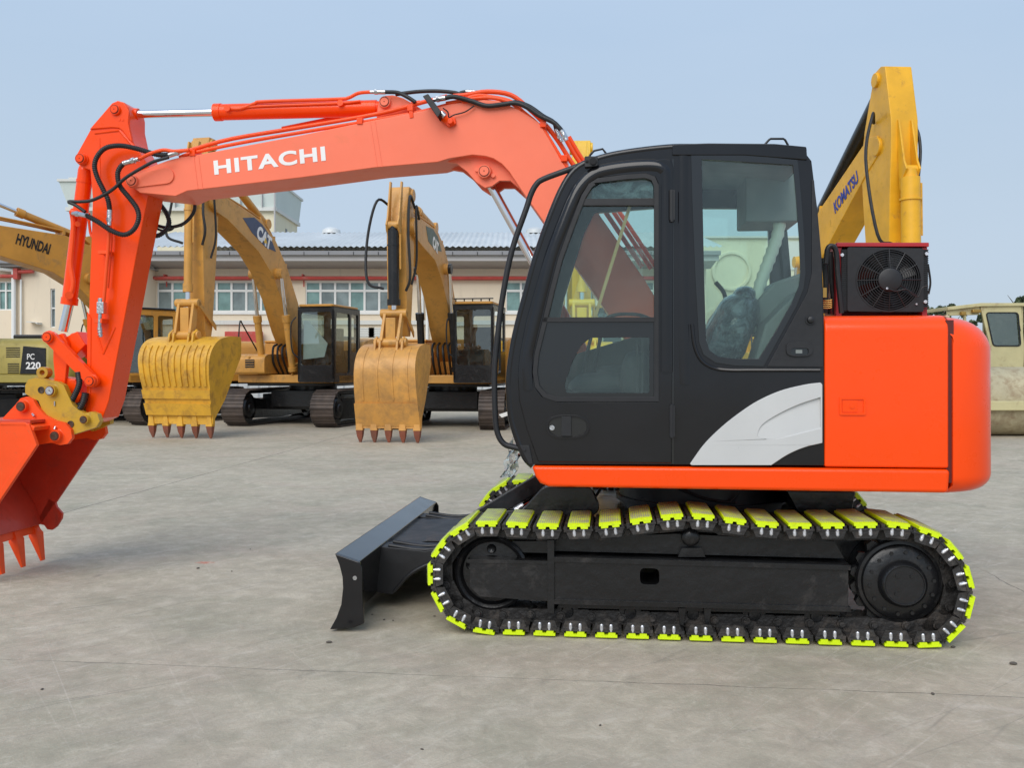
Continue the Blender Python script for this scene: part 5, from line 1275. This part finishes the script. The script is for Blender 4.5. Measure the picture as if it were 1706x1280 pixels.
def mkP(tip, top=6.0, **k):
    """boom/arm geometry from the tip position (f,z)"""
    tf, tz = tip
    foot = (.35, 1.85)
    P = dict(tip=tip, foot=foot,
             boom=[(.2, 1.7), (.12, 1.95), (.3, 2.1), (.85, 3.1), (1.45, 3.95), (2.05, 4.55), (2.7, 4.92), (tf-.3, tz+.24), (tf, tz+.18), (tf+.15, tz), (tf, tz-.17), (tf-.5, tz-.28), (2.9, 4.18), (2.3, 3.75), (1.75, 3.15), (1.25, 2.35), (.75, 1.75), (.4, 1.6)],
             ridge=[(.85, 3.1), (1.45, 3.95), (2.05, 4.55), (2.7, 4.92), (tf-.3, tz+.22)], bc=(2.0, 3.75), bcf=(1.45, 1.42),
             ac=((2.1, 4.95), (tf+.0, top-.1)), arm=[(tf-.12, top+.05), (tf+.12, top+.05), (tf+.32, tz+.35), (tf+.40, tz-.1), (tf+.38, tz-.8), (tf+.30, 2.3), (tf+.25, 2.1), (tf+.05, 2.1), (tf+.0, 2.3), (tf-.2, tz-.8), (tf-.25, tz-.1), (tf-.2, tz+.3)],
             bkc=((tf+.58, tz+.35), (tf+.62, 2.82)))
    P.update(k); return P

# --- 1: ochre machine with the big bucket, left of centre
D1 = (4.75, 5.0)
bk1 = dict(at=(5.45, 2.06), w=(1.70, 1.46), h=1.72, mat=Y1B, ribs=11, rw=.035, rt=.028, rz=(.12, 1.0), bands=[(1.06, .2, .035), (1.3, .26, .05)])
e1 = bg_excavator('ochre excavator with a navy decal on its boom and a wide bright yellow ribbed bucket', (-5.25, 24.6, 0), R(14), R(13.5), Y1, Y1B,
    mkP(D1, top=6.35, paper=True, bx=-.28, bucket=bk1, bw=.27,
        decal=(NAVY, [(3.62, 4.86), (3.1, 4.95), (2.72, 4.84), (2.35, 4.62), (2.05, 4.28), (2.55, 4.32), (3.2, 4.58)]), decal2=(Y4, [(2.66, 4.42), (2.50, 4.42), (2.58, 4.55)]),
        text=('CAT', 3.02, 4.50, 2.36, 4.26, .34, MT['white'], .05, .276)))
# --- 2: tan machine, centre
bk2 = dict(at=(5.35, 1.88), w=(1.2, 1.28), h=1.56, mat=Y2B, ribs=4, rw=.02, rt=.012, rz=(.0, 1.1), bands=[(1.12, .45, .04)])
e2 = bg_excavator('tan yellow excavator with black cylinders and a rust-specked bucket at centre of the yard', (-1.5, 23.6, 0), R(5), R(9.5), Y2, Y2B,
    mkP((4.6, 4.35), top=5.1, rack=True, bucket=bk2, bcm=DARK, cylm=DARK, cr=.11, boom=[(.2, 1.7), (.12, 1.95), (.3, 2.1), (.85, 3.05), (1.45, 3.8), (2.05, 4.3), (2.7, 4.55), (4.3, 4.6), (4.6, 4.53), (4.75, 4.35), (4.6, 4.18), (4.1, 4.05), (2.9, 3.85), (2.3, 3.5), (1.75, 3.0), (1.25, 2.3), (.75, 1.75), (.4, 1.6)],
        ridge=[(.85, 3.05), (1.45, 3.8), (2.05, 4.3), (2.7, 4.55), (4.2, 4.6)], ac=((2.1, 4.7), (4.55, 5.0)), bkc=((5.2, 4.3), (5.15, 2.55)),
        decal=(GREEND, [(3.7, 4.5), (3.1, 4.52), (2.65, 4.4), (2.3, 4.12), (2.9, 4.08), (3.5, 4.2)]), text=('CAT', 3.15, 4.12, 2.65, 4.0, .28, MT['white'], .05, .276)))
# --- 3: orange-ochre machine behind the orange arm, boom swung to the left
e3 = bg_excavator('orange-ochre excavator with dark capital letters on its boom, which points out of the picture', (-9.75, 25.6, 0), R(25), R(42), Y3, Y3,
    mkP((5.6, 4.9), top=6.2, cab='yellow', ac=((1.9, 4.75), (5.4, 5.85)), bw=.28, acf=.5,
        text=('HYUNDAI', 3.78, 4.47, 3.0, 4.28, .27, DARK, .03, .285),
        boom=[(.2, 1.7), (.12, 1.95), (.3, 2.1), (.85, 3.3), (1.35, 4.1), (1.9, 4.58), (2.6, 4.80), (5.3, 4.95), (5.6, 4.9), (5.75, 4.75), (5.6, 4.55), (5.1, 4.4), (3.9, 4.1), (2.9, 3.85), (2.2, 3.45), (1.7, 2.95), (1.25, 2.3), (.75, 1.75), (.4, 1.6)],
        ridge=[(.85, 3.3), (1.35, 4.1), (1.9, 4.58), (2.6, 4.85), (5.2, 5.13)]))
# --- 4: olive machine at the far left, seen from the side
e4 = bg_excavator('olive yellow excavator at far left edge, only its rear body with black number panel showing', (-14.05, 24.6, 0), R(55), R(86), Y6, Y6,
    mkP((4.6, 4.2), top=5.2))
RU4 = Matrix.Rotation(-R(86), 4, 'Z')
def side4(poly, x0, x1, mat, name, parent=e4):
    m = MB().use(mat); m.prism(poly, x0, x1, mapf=lambda a, b, c: (c, a, b)); bmesh.ops.transform(m.bm, matrix=RU4, verts=m.bm.verts); return m.build(name, parent, bevel=.006)
side4([(1.62, 1.30), (1.70, 2.0), (2.25, 1.95), (2.25, 1.30)], 1.385, 1.40, DARK, 'number_panel')
for k in range(6): side4([(1.28, 1.72+.045*k), (1.28, 1.74+.045*k), (1.62, 1.74+.045*k), (1.62, 1.72+.045*k)], 1.385, 1.392, DARK, 'vent_slot')
for k in range(6): side4([(1.32, 1.32+.045*k), (1.32, 1.34+.045*k), (1.6, 1.34+.045*k), (1.6, 1.32+.045*k)], 1.385, 1.392, DARK, 'vent_slot')
q4 = lambda y, z: RU4 @ Vector((1.405, y, z)); n4 = RU4 @ Vector((1, 0, 0))
text('PC', q4(1.80, 1.66), q4(1.98, 1.66)-q4(1.80, 1.66), Vector((0, 0, .15)), MT['white'], e4, .004, .01, nrm=n4)
text('220', q4(1.77, 1.42), q4(2.13, 1.42)-q4(1.77, 1.42), Vector((0, 0, .18)), MT['white'], e4, .004, .03, nrm=n4)
# --- 5: lemon machine behind the big cab
e5 = bg_excavator('lemon yellow excavator behind the black cab, seen through the door glass', (1.75, 25.0, 0), R(4), R(3), Y4, Y4,
    mkP((4.9, 5.0), top=6.3, bucket=dict(at=(5.6, 1.95), w=(1.3, 1.2), h=1.6, mat=Y4, ribs=4, rw=.02, rt=.012, rz=(0, 1.1), bands=[(1.12, .4, .04)]), aw=.2))
# --- 6: tall amber machine at the right
e6 = bg_excavator('amber yellow excavator with blue capitals on its boom, tall arm rising behind the condenser fan', (6.42, 21.9, 0), R(0), R(-3.5), Y5, Y5,
    mkP((5.35, 5.4), top=6.8, bx=0, bw=.26, aw=.24, cr=.16, acm=DARK, acr=.17, acf=.96, hq=.45,
        text=('KOMATSU', 3.55, 4.50, 4.62, 4.93, .25, paint('blue_lettering', (.03, .05, .3), .5, 0, .1, wob=0), .03, -.265),
        arm=[(5.2, 6.75), (5.45, 6.8), (5.62, 6.75), (5.85, 5.75), (5.85, 5.2), (5.8, 4.5), (5.75, 2.3), (5.6, 2.1), (5.2, 2.1), (5.05, 2.3), (4.75, 4.4), (4.65, 5.2), (4.8, 5.8)],
        bkc=((6.05, 4.85), (6.1, 2.6)),
        boom=[(.2, 1.7), (.12, 1.95), (.3, 2.1), (.85, 2.95), (1.45, 3.75), (2.05, 4.25), (2.7, 4.7), (5.0, 5.65), (5.35, 5.6), (5.5, 5.4), (5.35, 5.23), (4.9, 5.0), (2.9, 3.75), (2.3, 3.3), (1.75, 2.8), (1.25, 2.2), (.75, 1.75), (.4, 1.6)],
        ridge=[(.85, 2.95), (1.45, 3.75), (2.05, 4.25), (2.7, 4.7), (4.9, 5.62)], bc=(1.75, 3.75), ac=((2.1, 4.6), (5.3, 6.6))))

# ------------------------------------------------------------------ road roller at the right
CRM = paint('faded_cream_machine_paint', (.56, .50, .27), .5, .1, .12, dirt=(.35, .25, .14), dirt_amt=.15, dirt_scale=3)
DRM = paint('dusty_drum_steel', (.48, .42, .27), .6, 0, .15, dirt=(.22, .13, .07), dirt_amt=.45, dirt_scale=5, wob=.3, wscale=8)
rr_ = thing('road_roller', 'cream road roller with a glazed cab above a dusty steel drum, behind the counterweight', 'road roller', (10.95, 20.2, 0), R(0))
m = MB().use(DRM); m.cyl((-1.12, 0, .74), (1.15, 0, .74), .74, seg=64); m.build('drum', rr_, bevel=.01)
m = MB().use(CRM); m.box(-1.2, 1.3, -.86, -.74, .57, .77); m.box(-1.3, -1.14, -.84, .9, .55, .8); m.box(1.17, 1.33, -.86, .9, .55, .8); m.box(-1.2, 1.3, .76, .9, .55, .8); o = m.build('drum_yoke', rr_, bevel=.02)
text('18', (.58, -.865, .64), (.13, 0, 0), (0, 0, .12), DARK, o, .004, .02, nrm=(0, -1, 0))
m = MB().use(CRM); X0, X1 = -.35, .62
zt_ = 2.82
# front wall of the cab leans in towards its foot
fo = [(-.18, 2.88), (.76, 2.88), (.84, 1.9), (.82, 1.46), (.06, 1.46), (.05, 1.95)]
fh = fillet([(-.04, 2.72), (.68, 2.72), (.74, 1.97), (.12, 1.97)], .07)
m.prism(fo, 1.2, 1.25, holes=[fh], mapf=lambda a, b, c: (a, c, b))
m.prism([(-.95, 2.86), (-.18, 2.95), (.95, 2.95), (.95, 2.88), (-.18, 2.87), (-.95, 2.78)], 1.15, 3.0, mapf=lambda a, b, c: (a, c, b))
m.prism([(-.93, 2.80), (-.18, 2.88), (-.18, 2.68), (-.93, 2.66)], 1.22, 1.28, mapf=lambda a, b, c: (a, c, b))
for x_ in (-.93, -.55): m.prism([(x_, 2.7), (x_+.06, 2.7), (x_+.10, 1.4), (x_+.04, 1.4)], 1.22, 1.28, mapf=lambda a, b, c: (a, c, b))
m.box(.78, .84, 1.25, 2.9, 1.4, 2.9); m.box(-.93, .84, 2.9, 2.95, 1.4, 2.1); m.box(-.93, -.86, 2.6, 2.95, 1.4, 2.8); m.box(.75, .84, 2.85, 2.95, 1.4, 2.8); m.box(-.93, .84, 1.25, 2.95, 1.3, 1.46)
m.box(-1.3, .9, 1.3, 3.0, .75, 1.3); cabr = m.build('cab', rr_, bevel=.012)
m = MB().use(MT['glass2']); m.prism(fh, 1.215, 1.22, mapf=lambda a, b, c: (a, c, b)); m.build('windscreen', cabr)
m = MB().use(DARK); m.prism(inset(fh, -.02) if len(fh) else fh, 1.185, 1.2, holes=[inset(fh, .008)], mapf=lambda a, b, c: (a, c, b)); m.build('window_seal', cabr)
m = MB().use(MT['brass']); m.box(-.66, -.54, 1.1, 1.2, 2.66, 2.75); m.build('lamp', cabr, bevel=.02); m = MB().use(MT['brass']); m.box(-.4, -.2, 1.1, 1.2, 2.72, 2.8); m.build('lamp', cabr, bevel=.02)
m = MB().use(DARK); m.tube([(.9, 1.1, 2.8), (1.0, 1.0, 2.5), (.95, 1.0, 2.0), (.88, 1.1, 1.5)], .03, 8, 5); m.box(-.9, .6, 1.9, 2.3, 1.42, 2.0); m.build('handrail', rr_)
for s in (-1, 1):
    m = MB().use(MT['black_matt']); m.lathe((s*.75-.22, 3.6, .75), (1, 0, 0), [(0, 0), (0, .4), (.0, .68), (.05, .75), (.4, .75), (.45, .68), (.45, .4), (.45, 0)], 36); m.build('rear_tyre', rr_)
m = MB().use(CRM); m.box(-.9, .9, 2.8, 5.0, .8, 1.6); m.build('engine_hood', rr_, bevel=.08)

# ------------------------------------------------------------------ main building
YB = 40.0
def X_(px, Y=YB): return (px-CX)*Y/F
def Z_(py, Y=YB): return EYE-(py-HY)*Y/F
mb = thing('warehouse', 'long cream two-storey building with a grey corrugated roof, rows of windows and a red pipe', 'building', (0, YB, 0))
xl, xr = X_(238), X_(1176)
m = MB().use(MT['cream'])
wins = []   # (px0, px1, panes)
wins = [(262, 459, 8), (509, 656, 6), (843, 992, 6), (1040, 1115, 3)]
holes = [[(X_(a), Z_(469)), (X_(b), Z_(469)), (X_(b), Z_(520)), (X_(a), Z_(520))] for a, b, n_ in wins]
m.prism([(xl, 0), (xr, 0), (xr, Z_(440)), (xl, Z_(440))], 0, .25, holes=holes, mapf=lambda a, b, c: (a, c, b))
m.box(xl, xl+.25, .25, 9.5, 0, Z_(440)); m.box(xr-.25, xr, .25, 9.5, 0, Z_(440)); m.box(xl, xr, 9.5, 9.75, 0, Z_(440))
m.build('wall', mb)
m = MB().use(MT['greywall']); m.box(xl-.02, xr+.02, -.05, .0, 0, .9); m.box(xl, xr, -.10, -.002, Z_(541), Z_(534)); m.build('wall_band', mb)
for (a, b, n_), h_ in zip(wins, holes):
    m = MB().use(MT['white_frame']); x0, x1, zt, zb = h_[0][0], h_[1][0], h_[0][1], h_[2][1]
    zm = Z_(484.5)
    m.box(x0-.05, x1+.05, -.06, .0, zb-.10, zb-.0); m.box(x0-.03, x1+.03, -.03, .0, zt, zt+.07)
    for k in range(n_+1):
        x = x0+(x1-x0)*k/n_; m.box(x-.045, x+.045, .04, .12, zb, zt)
    m.box(x0, x1, .05, .115, zt-.06, zt); m.box(x0, x1, .05, .115, zb, zb+.07); m.box(x0, x1, .045, .117, zm-.05, zm+.05)
    wf = m.build('window', mb)
    for k in range(n_):
        for (q0, q1) in ((zb+.07, zm-.05), (zm+.05, zt-.06)):
            m = MB().use(MT['pane'] if (k*7+n_) % 3 else MT['pane2']); xa, xb = x0+(x1-x0)*k/n_+.045, x0+(x1-x0)*(k+1)/n_-.045
            m.box(xa, xb, .09, .10, q0, q1); m.build('pane', wf, smooth=0)
m = MB().use(MT['roof']); za, zbk = Z_(417), Z_(389, 46)
ncol = int((xr-xl+1.2)/.0625); rowA, rowB, rowC = [], [], []
for i in range(ncol+1):
    x = xl-.6+i*.0625; o_ = .035*math.cos(i*math.pi/2)
    rowA.append((x, -1.2, za+o_)); rowB.append((x, 5.6, zbk+o_)); rowC.append((x, 11, za+o_))
m.loft([rowA, rowB, rowC], caps=False, closed=False); rf_ = m.build('roof', mb, smooth=60)
for px in (500, 885):
    m = MB().use(MT['roof']); r_ = .45; m.lathe((X_(px)+.3, 5.4, zbk-.1), (0, 0, 1), [(0, r_), (.18, r_*.95), (.3, r_*.5), (.33, 0)], 20); m.build('roof_vent', rf_)
m = MB().use(MT['gutter']); m.box(xl-.6, xr+.35, -1.34, -1.16, Z_(425.5, 38.8), Z_(418.5, 38.8)); m.use(DARK)
for i in range(24): m.box(xl+i*1.03, xl+i*1.03+.03, -1.36, -1.33, Z_(426, 38.8), Z_(420, 38.8))
m.build('gutter', mb, bevel=.02)
m = MB().use(MT['fascia']); m.box(xl-.55, xr+.3, -1.18, -1.05, Z_(434.5, 38.8), Z_(425.5, 38.8)); m.use(MT['soffit']); m.prism([(-1.16, Z_(434.5, 38.8)), (0.0, Z_(448)), (0.0, Z_(440)), (-1.1, Z_(428, 38.8))], xl-.5, xr+.2, axis='u'); m.build('eaves', mb)
m = MB().use(MT['redpipe'])
m.tube([(xl-.3, -.28, Z_(463, 39.7)), (xr-.2, -.28, Z_(463, 39.7))], .075, 12); m.use(MT['pinkband']); m.box(xl-.2, xr-.3, -.1, -.002, Z_(467.5), Z_(463.8))
i = 0
x = xl+1
while x < xr-1: m.use(MT['redpipe']); m.box(x, x+.06, -.34, 0, Z_(461)-.0, Z_(460)+.05); m.box(x-.0, x+.05, -.02, .0, Z_(478), Z_(466)); x += 5.9
m.build('red_pipe', mb)
for px in (249, 257, 476, 704, 712, 1006):
    m = MB().use(MT['white_frame']); m.tube([(X_(px), -1.15, Z_(430, 38.8)), (X_(px), -.6, Z_(442)), (X_(px), -.12, Z_(448)), (X_(px), -.12, .1)], .065, 10); m.build('drain_pipe', mb)
m = MB().use(MT['redpipe'])
m.box(X_(380), X_(440), -.5, -.12, Z_(586), Z_(553)); m.use(MT['white_frame']); m.box(X_(380), X_(440), -.6, -.12, Z_(590), Z_(586)); m.build('red_shutter_box', mb, bevel=.03)
# small wall louvres
for px in (612, 628):
    m = MB().use(MT['greywall']); m.box(X_(px-14), X_(px+12), -.03, 0, Z_(562), Z_(546))
    for k in range(4): m.box(X_(px-13), X_(px+11), -.05, -.03, Z_(548+k*4), Z_(547+k*4))
    m.build('wall_louvre', mb)
# left wing
wg = thing('warehouse_wing', 'cream lower wing at far left with a tall narrow window and short red pipe', 'building', (0, 38.5, 0))
YW = 38.5
XW = lambda p: X_(p, YW); ZW = lambda p: Z_(p, YW)
h1_ = [(XW(84), ZW(481)), (XW(92), ZW(481)), (XW(92), ZW(546)), (XW(84), ZW(546))]; h2_ = [(XW(-14), ZW(469)), (XW(20), ZW(469)), (XW(20), ZW(517)), (XW(-14), ZW(517))]
m = MB().use(MT['cream']); m.prism([(XW(-120), 0), (XW(237), 0), (XW(237), ZW(446)), (XW(45), ZW(446)), (XW(-120), ZW(446))], 0, .25, holes=[h1_, h2_], mapf=lambda a, b, c: (a, c, b))
m.box(XW(237)-.25, XW(237), .25, 8, 0, ZW(446)); m.box(XW(-120), XW(-120)+.25, .25, 8, 0, ZW(446)); m.box(XW(-120), XW(237), 8, 8.2, 0, ZW(446)); m.build('wall', wg)
for h_, nx_ in ((h1_, 1), (h2_, 3)):
    m = MB().use(MT['white_frame']); x0, x1, zt, zb = h_[0][0], h_[1][0], h_[0][1], h_[2][1]
    for k in range(nx_+1): x = x0+(x1-x0)*k/nx_; m.box(x-.03, x+.03, .04, .12, zb, zt)
    zm = zb+(zt-zb)*(.68 if nx_ == 3 else .5); m.box(x0, x1, .05, .11, zm-.03, zm+.03); m.box(x0, x1, .05, .11, zb, zb+.05); m.box(x0, x1, .05, .11, zt-.05, zt)
    wf = m.build('window', wg); m = MB().use(MT['pane2'] if nx_ == 3 else MT['pane']); m.box(x0, x1, .13, .14, zb, zt); m.build('pane', wf, smooth=0)
m = MB().use(MT['gutter']); m.box(XW(-120), XW(60), -.6, -.42, ZW(441), ZW(434)); m.use(MT['soffit']); m.box(XW(-120), XW(60), -.42, 8.3, ZW(446), ZW(441)); m.box(XW(60), XW(237)+.1, -.1, 8.3, ZW(446), ZW(444)); m.build('gutter', wg)
m = MB().use(MT['redpipe']); m.tube([(XW(-120), -.2, ZW(461)), (XW(31), -.2, ZW(461)), (XW(31), -.2, ZW(454)), (XW(60), -.2, ZW(453))], .08, 10); m.box(XW(28), XW(35), -.3, 0, ZW(466), ZW(448)); m.build('red_pipe', wg)
m = MB().use(MT['white_frame']); m.tube([(XW(4), -.5, ZW(438)), (XW(6), -.3, ZW(449)), (XW(24), -.15, ZW(451)), (XW(26), -.15, ZW(458)), (XW(26), -.15, .2)], .09, 10); m.tube([(XW(37), -.1, ZW(466)), (XW(37), -.1, .2)], .04, 8); m.build('drain_pipe', wg)
m = MB().use(MT['greywall']); m.prism([(XW(52), ZW(536)), (XW(70), ZW(538)), (XW(70), ZW(541)), (XW(66), ZW(538.5)), (XW(52), ZW(537.5))], -.4, 0, mapf=lambda a, b, c: (a, c, b)); m.build('wall_bracket', wg)
# upper block behind the roof (inverted-flare parapet)
YT = 56.0; XT = lambda p: X_(p, YT); ZT = lambda p: Z_(p, YT)
tw = thing('rooftop_block', 'pale boxy upper block rising behind the roof of the long building', 'building', (0, YT, 0))
m = MB().use(MT['cream2']); m.box(XT(262), XT(458), 0, 5.8, 0, ZT(350)); m.use(DARK); m.box(XT(458)-.01, XT(458)+.02, 2.6, 3.0, ZT(376), ZT(370)); m.build('wall', tw)
m = MB().use(wall_mat('pale_green_panel', (.60, .66, .62), (.50, .52, .50)))
def ring4(x0, x1, y0, y1, z): return [(x0, y0, z), (x1, y0, z), (x1, y1, z), (x0, y1, z)]
m.loft([ring4(XT(116), XT(460), -.1, 6.0, ZT(346)), ring4(XT(102), XT(463), -.3, 6.3, ZT(304))]); m.build('upper_storey', tw)
m = MB().use(MT['greywall']); m.box(XT(100), XT(465), -.4, 6.5, ZT(304), ZT(300)); m.box(XT(112), XT(462), -.25, 6.1, ZT(352), ZT(346)); m.box(XT(118), XT(135), -.3, 0, ZT(300), ZT(297)); m.build('parapet', tw)
m = MB().use(MT['fascia']); m.tube([(XT(460), -.35, ZT(300)), (XT(460), -.35, ZT(395))], .05, 6)
for k in range(9): m.box(XT(150+k*36), XT(151+k*36), -.34, -.1, ZT(346), ZT(304))
m.build('wall_post', tw)
# cream gable building at the right with the round moulding
YG = 48.0; XG = lambda p: X_(p, YG); ZG = lambda p: Z_(p, YG)
gb = thing('gable_building', 'plain cream building with a round wall moulding, seen through the rear cab window', 'building', (0, YG, 0))
m = MB().use(MT['cream2']); m.box(XG(1150), XG(1412), 0, 12, 0, ZG(397)); m.build('wall', gb)
m = MB().use(MT['greywall']); m.box(XG(1148), XG(1414), -.15, 12.1, ZG(397), ZG(394)); m.build('parapet', gb)
m = MB().use(MT['cream2']); r1_ = (XG(1251)-XG(1185))/2; m.lathe((XG(1218), 0, ZG(452)), (0, -1, 0), [(0, 0), (0, r1_), (.12, r1_), (.16, r1_*.97), (.16, r1_*.86), (.05, r1_*.82), (.04, 0)], 48); m.build('round_moulding', gb)
m = MB().use(MT['white_frame']); m.box(XG(1296), XG(1300), -.05, 0, 0, ZG(400)); m.use(MT['greywall']); m.box(XG(1308), XG(1345), -.05, 0, ZG(450), ZG(402)); m.build('wall_panel', gb)
# low fence between the yard and the buildings
fn_ = thing('yard_fence', 'low pale corrugated metal fence along the back of the yard', 'fence', (0, 31.5, 0))
m = MB().use(paint('pale_fence_sheet', (.55, .58, .60), .5, 0, .1, dirt=(.4, .38, .36), dirt_amt=.2, wob=.1)); xs_ = -26.0; rows_ = [[], []]
for i in range(0, 640):
    x = -26+i*.06; y = .03*(1 if (i // 3) % 2 else -1); rows_[0].append((x, y, .12)); rows_[1].append((x, y, 1.18))
m.loft(rows_, caps=False, closed=False); m.build('fence_sheet', fn_)
m = MB().use(MT['greywall']); m.box(-26, 12.3, -.12, .12, 0, .13); m.box(-26, 12.3, -.05, .05, 1.16, 1.22); m.build('fence_kerb', fn_)

# ------------------------------------------------------------------ trees at the right, pebbles
def tree(x, y, h, r_, seed, label, dense=1.0):
    q = random.Random(seed); t = thing('tree', label, 'tree', (x, y, 0), 0, 'distant trees at the right edge of the yard')
    m = MB().use(MT['bark']); m.tube([(0, 0, 0), (.05, 0, h*.3), (.12, .05, h*.6), (0, 0, h*.92)], [.16, .12, .08, .02], 7)
    for k in range(7): a = q.random()*6.28; z = h*(.35+.08*k); m.tube([(0, 0, z), (math.cos(a)*r_*.5, math.sin(a)*r_*.5, z+h*.08), (math.cos(a)*r_*.8, math.sin(a)*r_*.8, z+h*.16)], [.05, .03, .01], 5)
    m.build('trunk', t)
    m = MB().use(MT['leaf'])
    cl_ = [(q.gauss(0, .45)*r_, q.gauss(0, .45)*r_, h*(.35+.62*q.random()), r_*(.2+.25*q.random())) for _ in range(34)]
    for cx_, cy_, cz_, cr_ in cl_:
        cr_ *= (1.25-.75*(cz_/h))*1.1
        for _ in range(int(60*dense)):
            d = Vector((q.gauss(0, 1), q.gauss(0, 1), q.gauss(0, .8))).normalized()*cr_*q.random()**.4
            c_ = Vector((cx_, cy_, cz_))+d; s = .10+.08*q.random(); a = Vector((q.gauss(0, 1), q.gauss(0, 1), q.gauss(0, 1))).normalized()*s; b = a.cross(Vector((q.gauss(0, 1), q.gauss(0, 1), q.gauss(0, 1)))).normalized()*s*.7
            m.face(m.verts([c_-a, c_+b, c_+a, c_-b]))
    m.build('crown', t, smooth=0)
YR = 58.0
tree(X_(1562, YR), YR, 5.35, .9, 3, 'small bushy tree just right of the condenser fan, tallest of the pair there')
tree(X_(1584, YR), YR+1, 5.05, .7, 4, 'small tree between the bushy tree and the roller cab')
tree(X_(1672, YR), YR+2, 5.6, .8, 5, 'tree whose top shows just above the roller cab roof')
tree(X_(1704, YR), YR, 6.0, 1.1, 6, 'tree at the right edge of the picture, tallest of the group')
tree(X_(1620, YR), YR+3, 4.9, .9, 8, 'low tree hidden behind the roller cab')
PLAB = ['largest dark pebble at the right edge below the rear track', 'dark pebble alone on the concrete right of centre at bottom', 'tiny pebble nearest the camera below the blade', '', 'tiny pebble level with the top of the blade, at its left',
        'flat dark chip just under the bottom corner of the blade', 'dark pebble in the gap behind the blade plate', 'pebble beside the front idler of the near track', 'dark chip just below the red paint scrape', 'chip right of the red paint scrape',
        'pebble under the rear curve of the near track', 'dark pebble at the lower left of the picture', 'small pebble at the blade foot on its track side', 'tiny pebble at bottom centre of the picture', 'small pebble under the blade arm']
pb_m = flat('dark_pebble', (.10, .085, .07), .8)
m = MB().use(pb_m); blob(m, (0, 0, .5), (1, .8, .5), 9, 6, 0, .14, 1.0); p0_ = m.build('pebble'); pme = p0_.data; bpy.data.objects.remove(p0_)
for k, (px, py, s) in enumerate([(1688, 1108, .016), (1554, 1158, .010), (703, 1250, .006), (690, 1104, .0), (417, 916, .006), (548, 1072, .013), (640, 1034, .008), (724, 1028, .007), (330, 948, .011), (386, 953, .007), (1588, 1080, .012), (70, 1150, .008), (620, 1025, .006), (1000, 1210, .006), (655, 1035, .006)]):
    if not s: continue
    Y = EYE*F/(py-HY); o = bpy.data.objects.new('pebble', pme); COL.objects.link(o); o.location = ((px-CX)*Y/F, Y, 0); o.scale = (s*1.3, s, s*.9); o.rotation_euler = (0, 0, k*1.3)
    tag(o, PLAB[k], 'pebble', 'loose pebbles on the concrete')
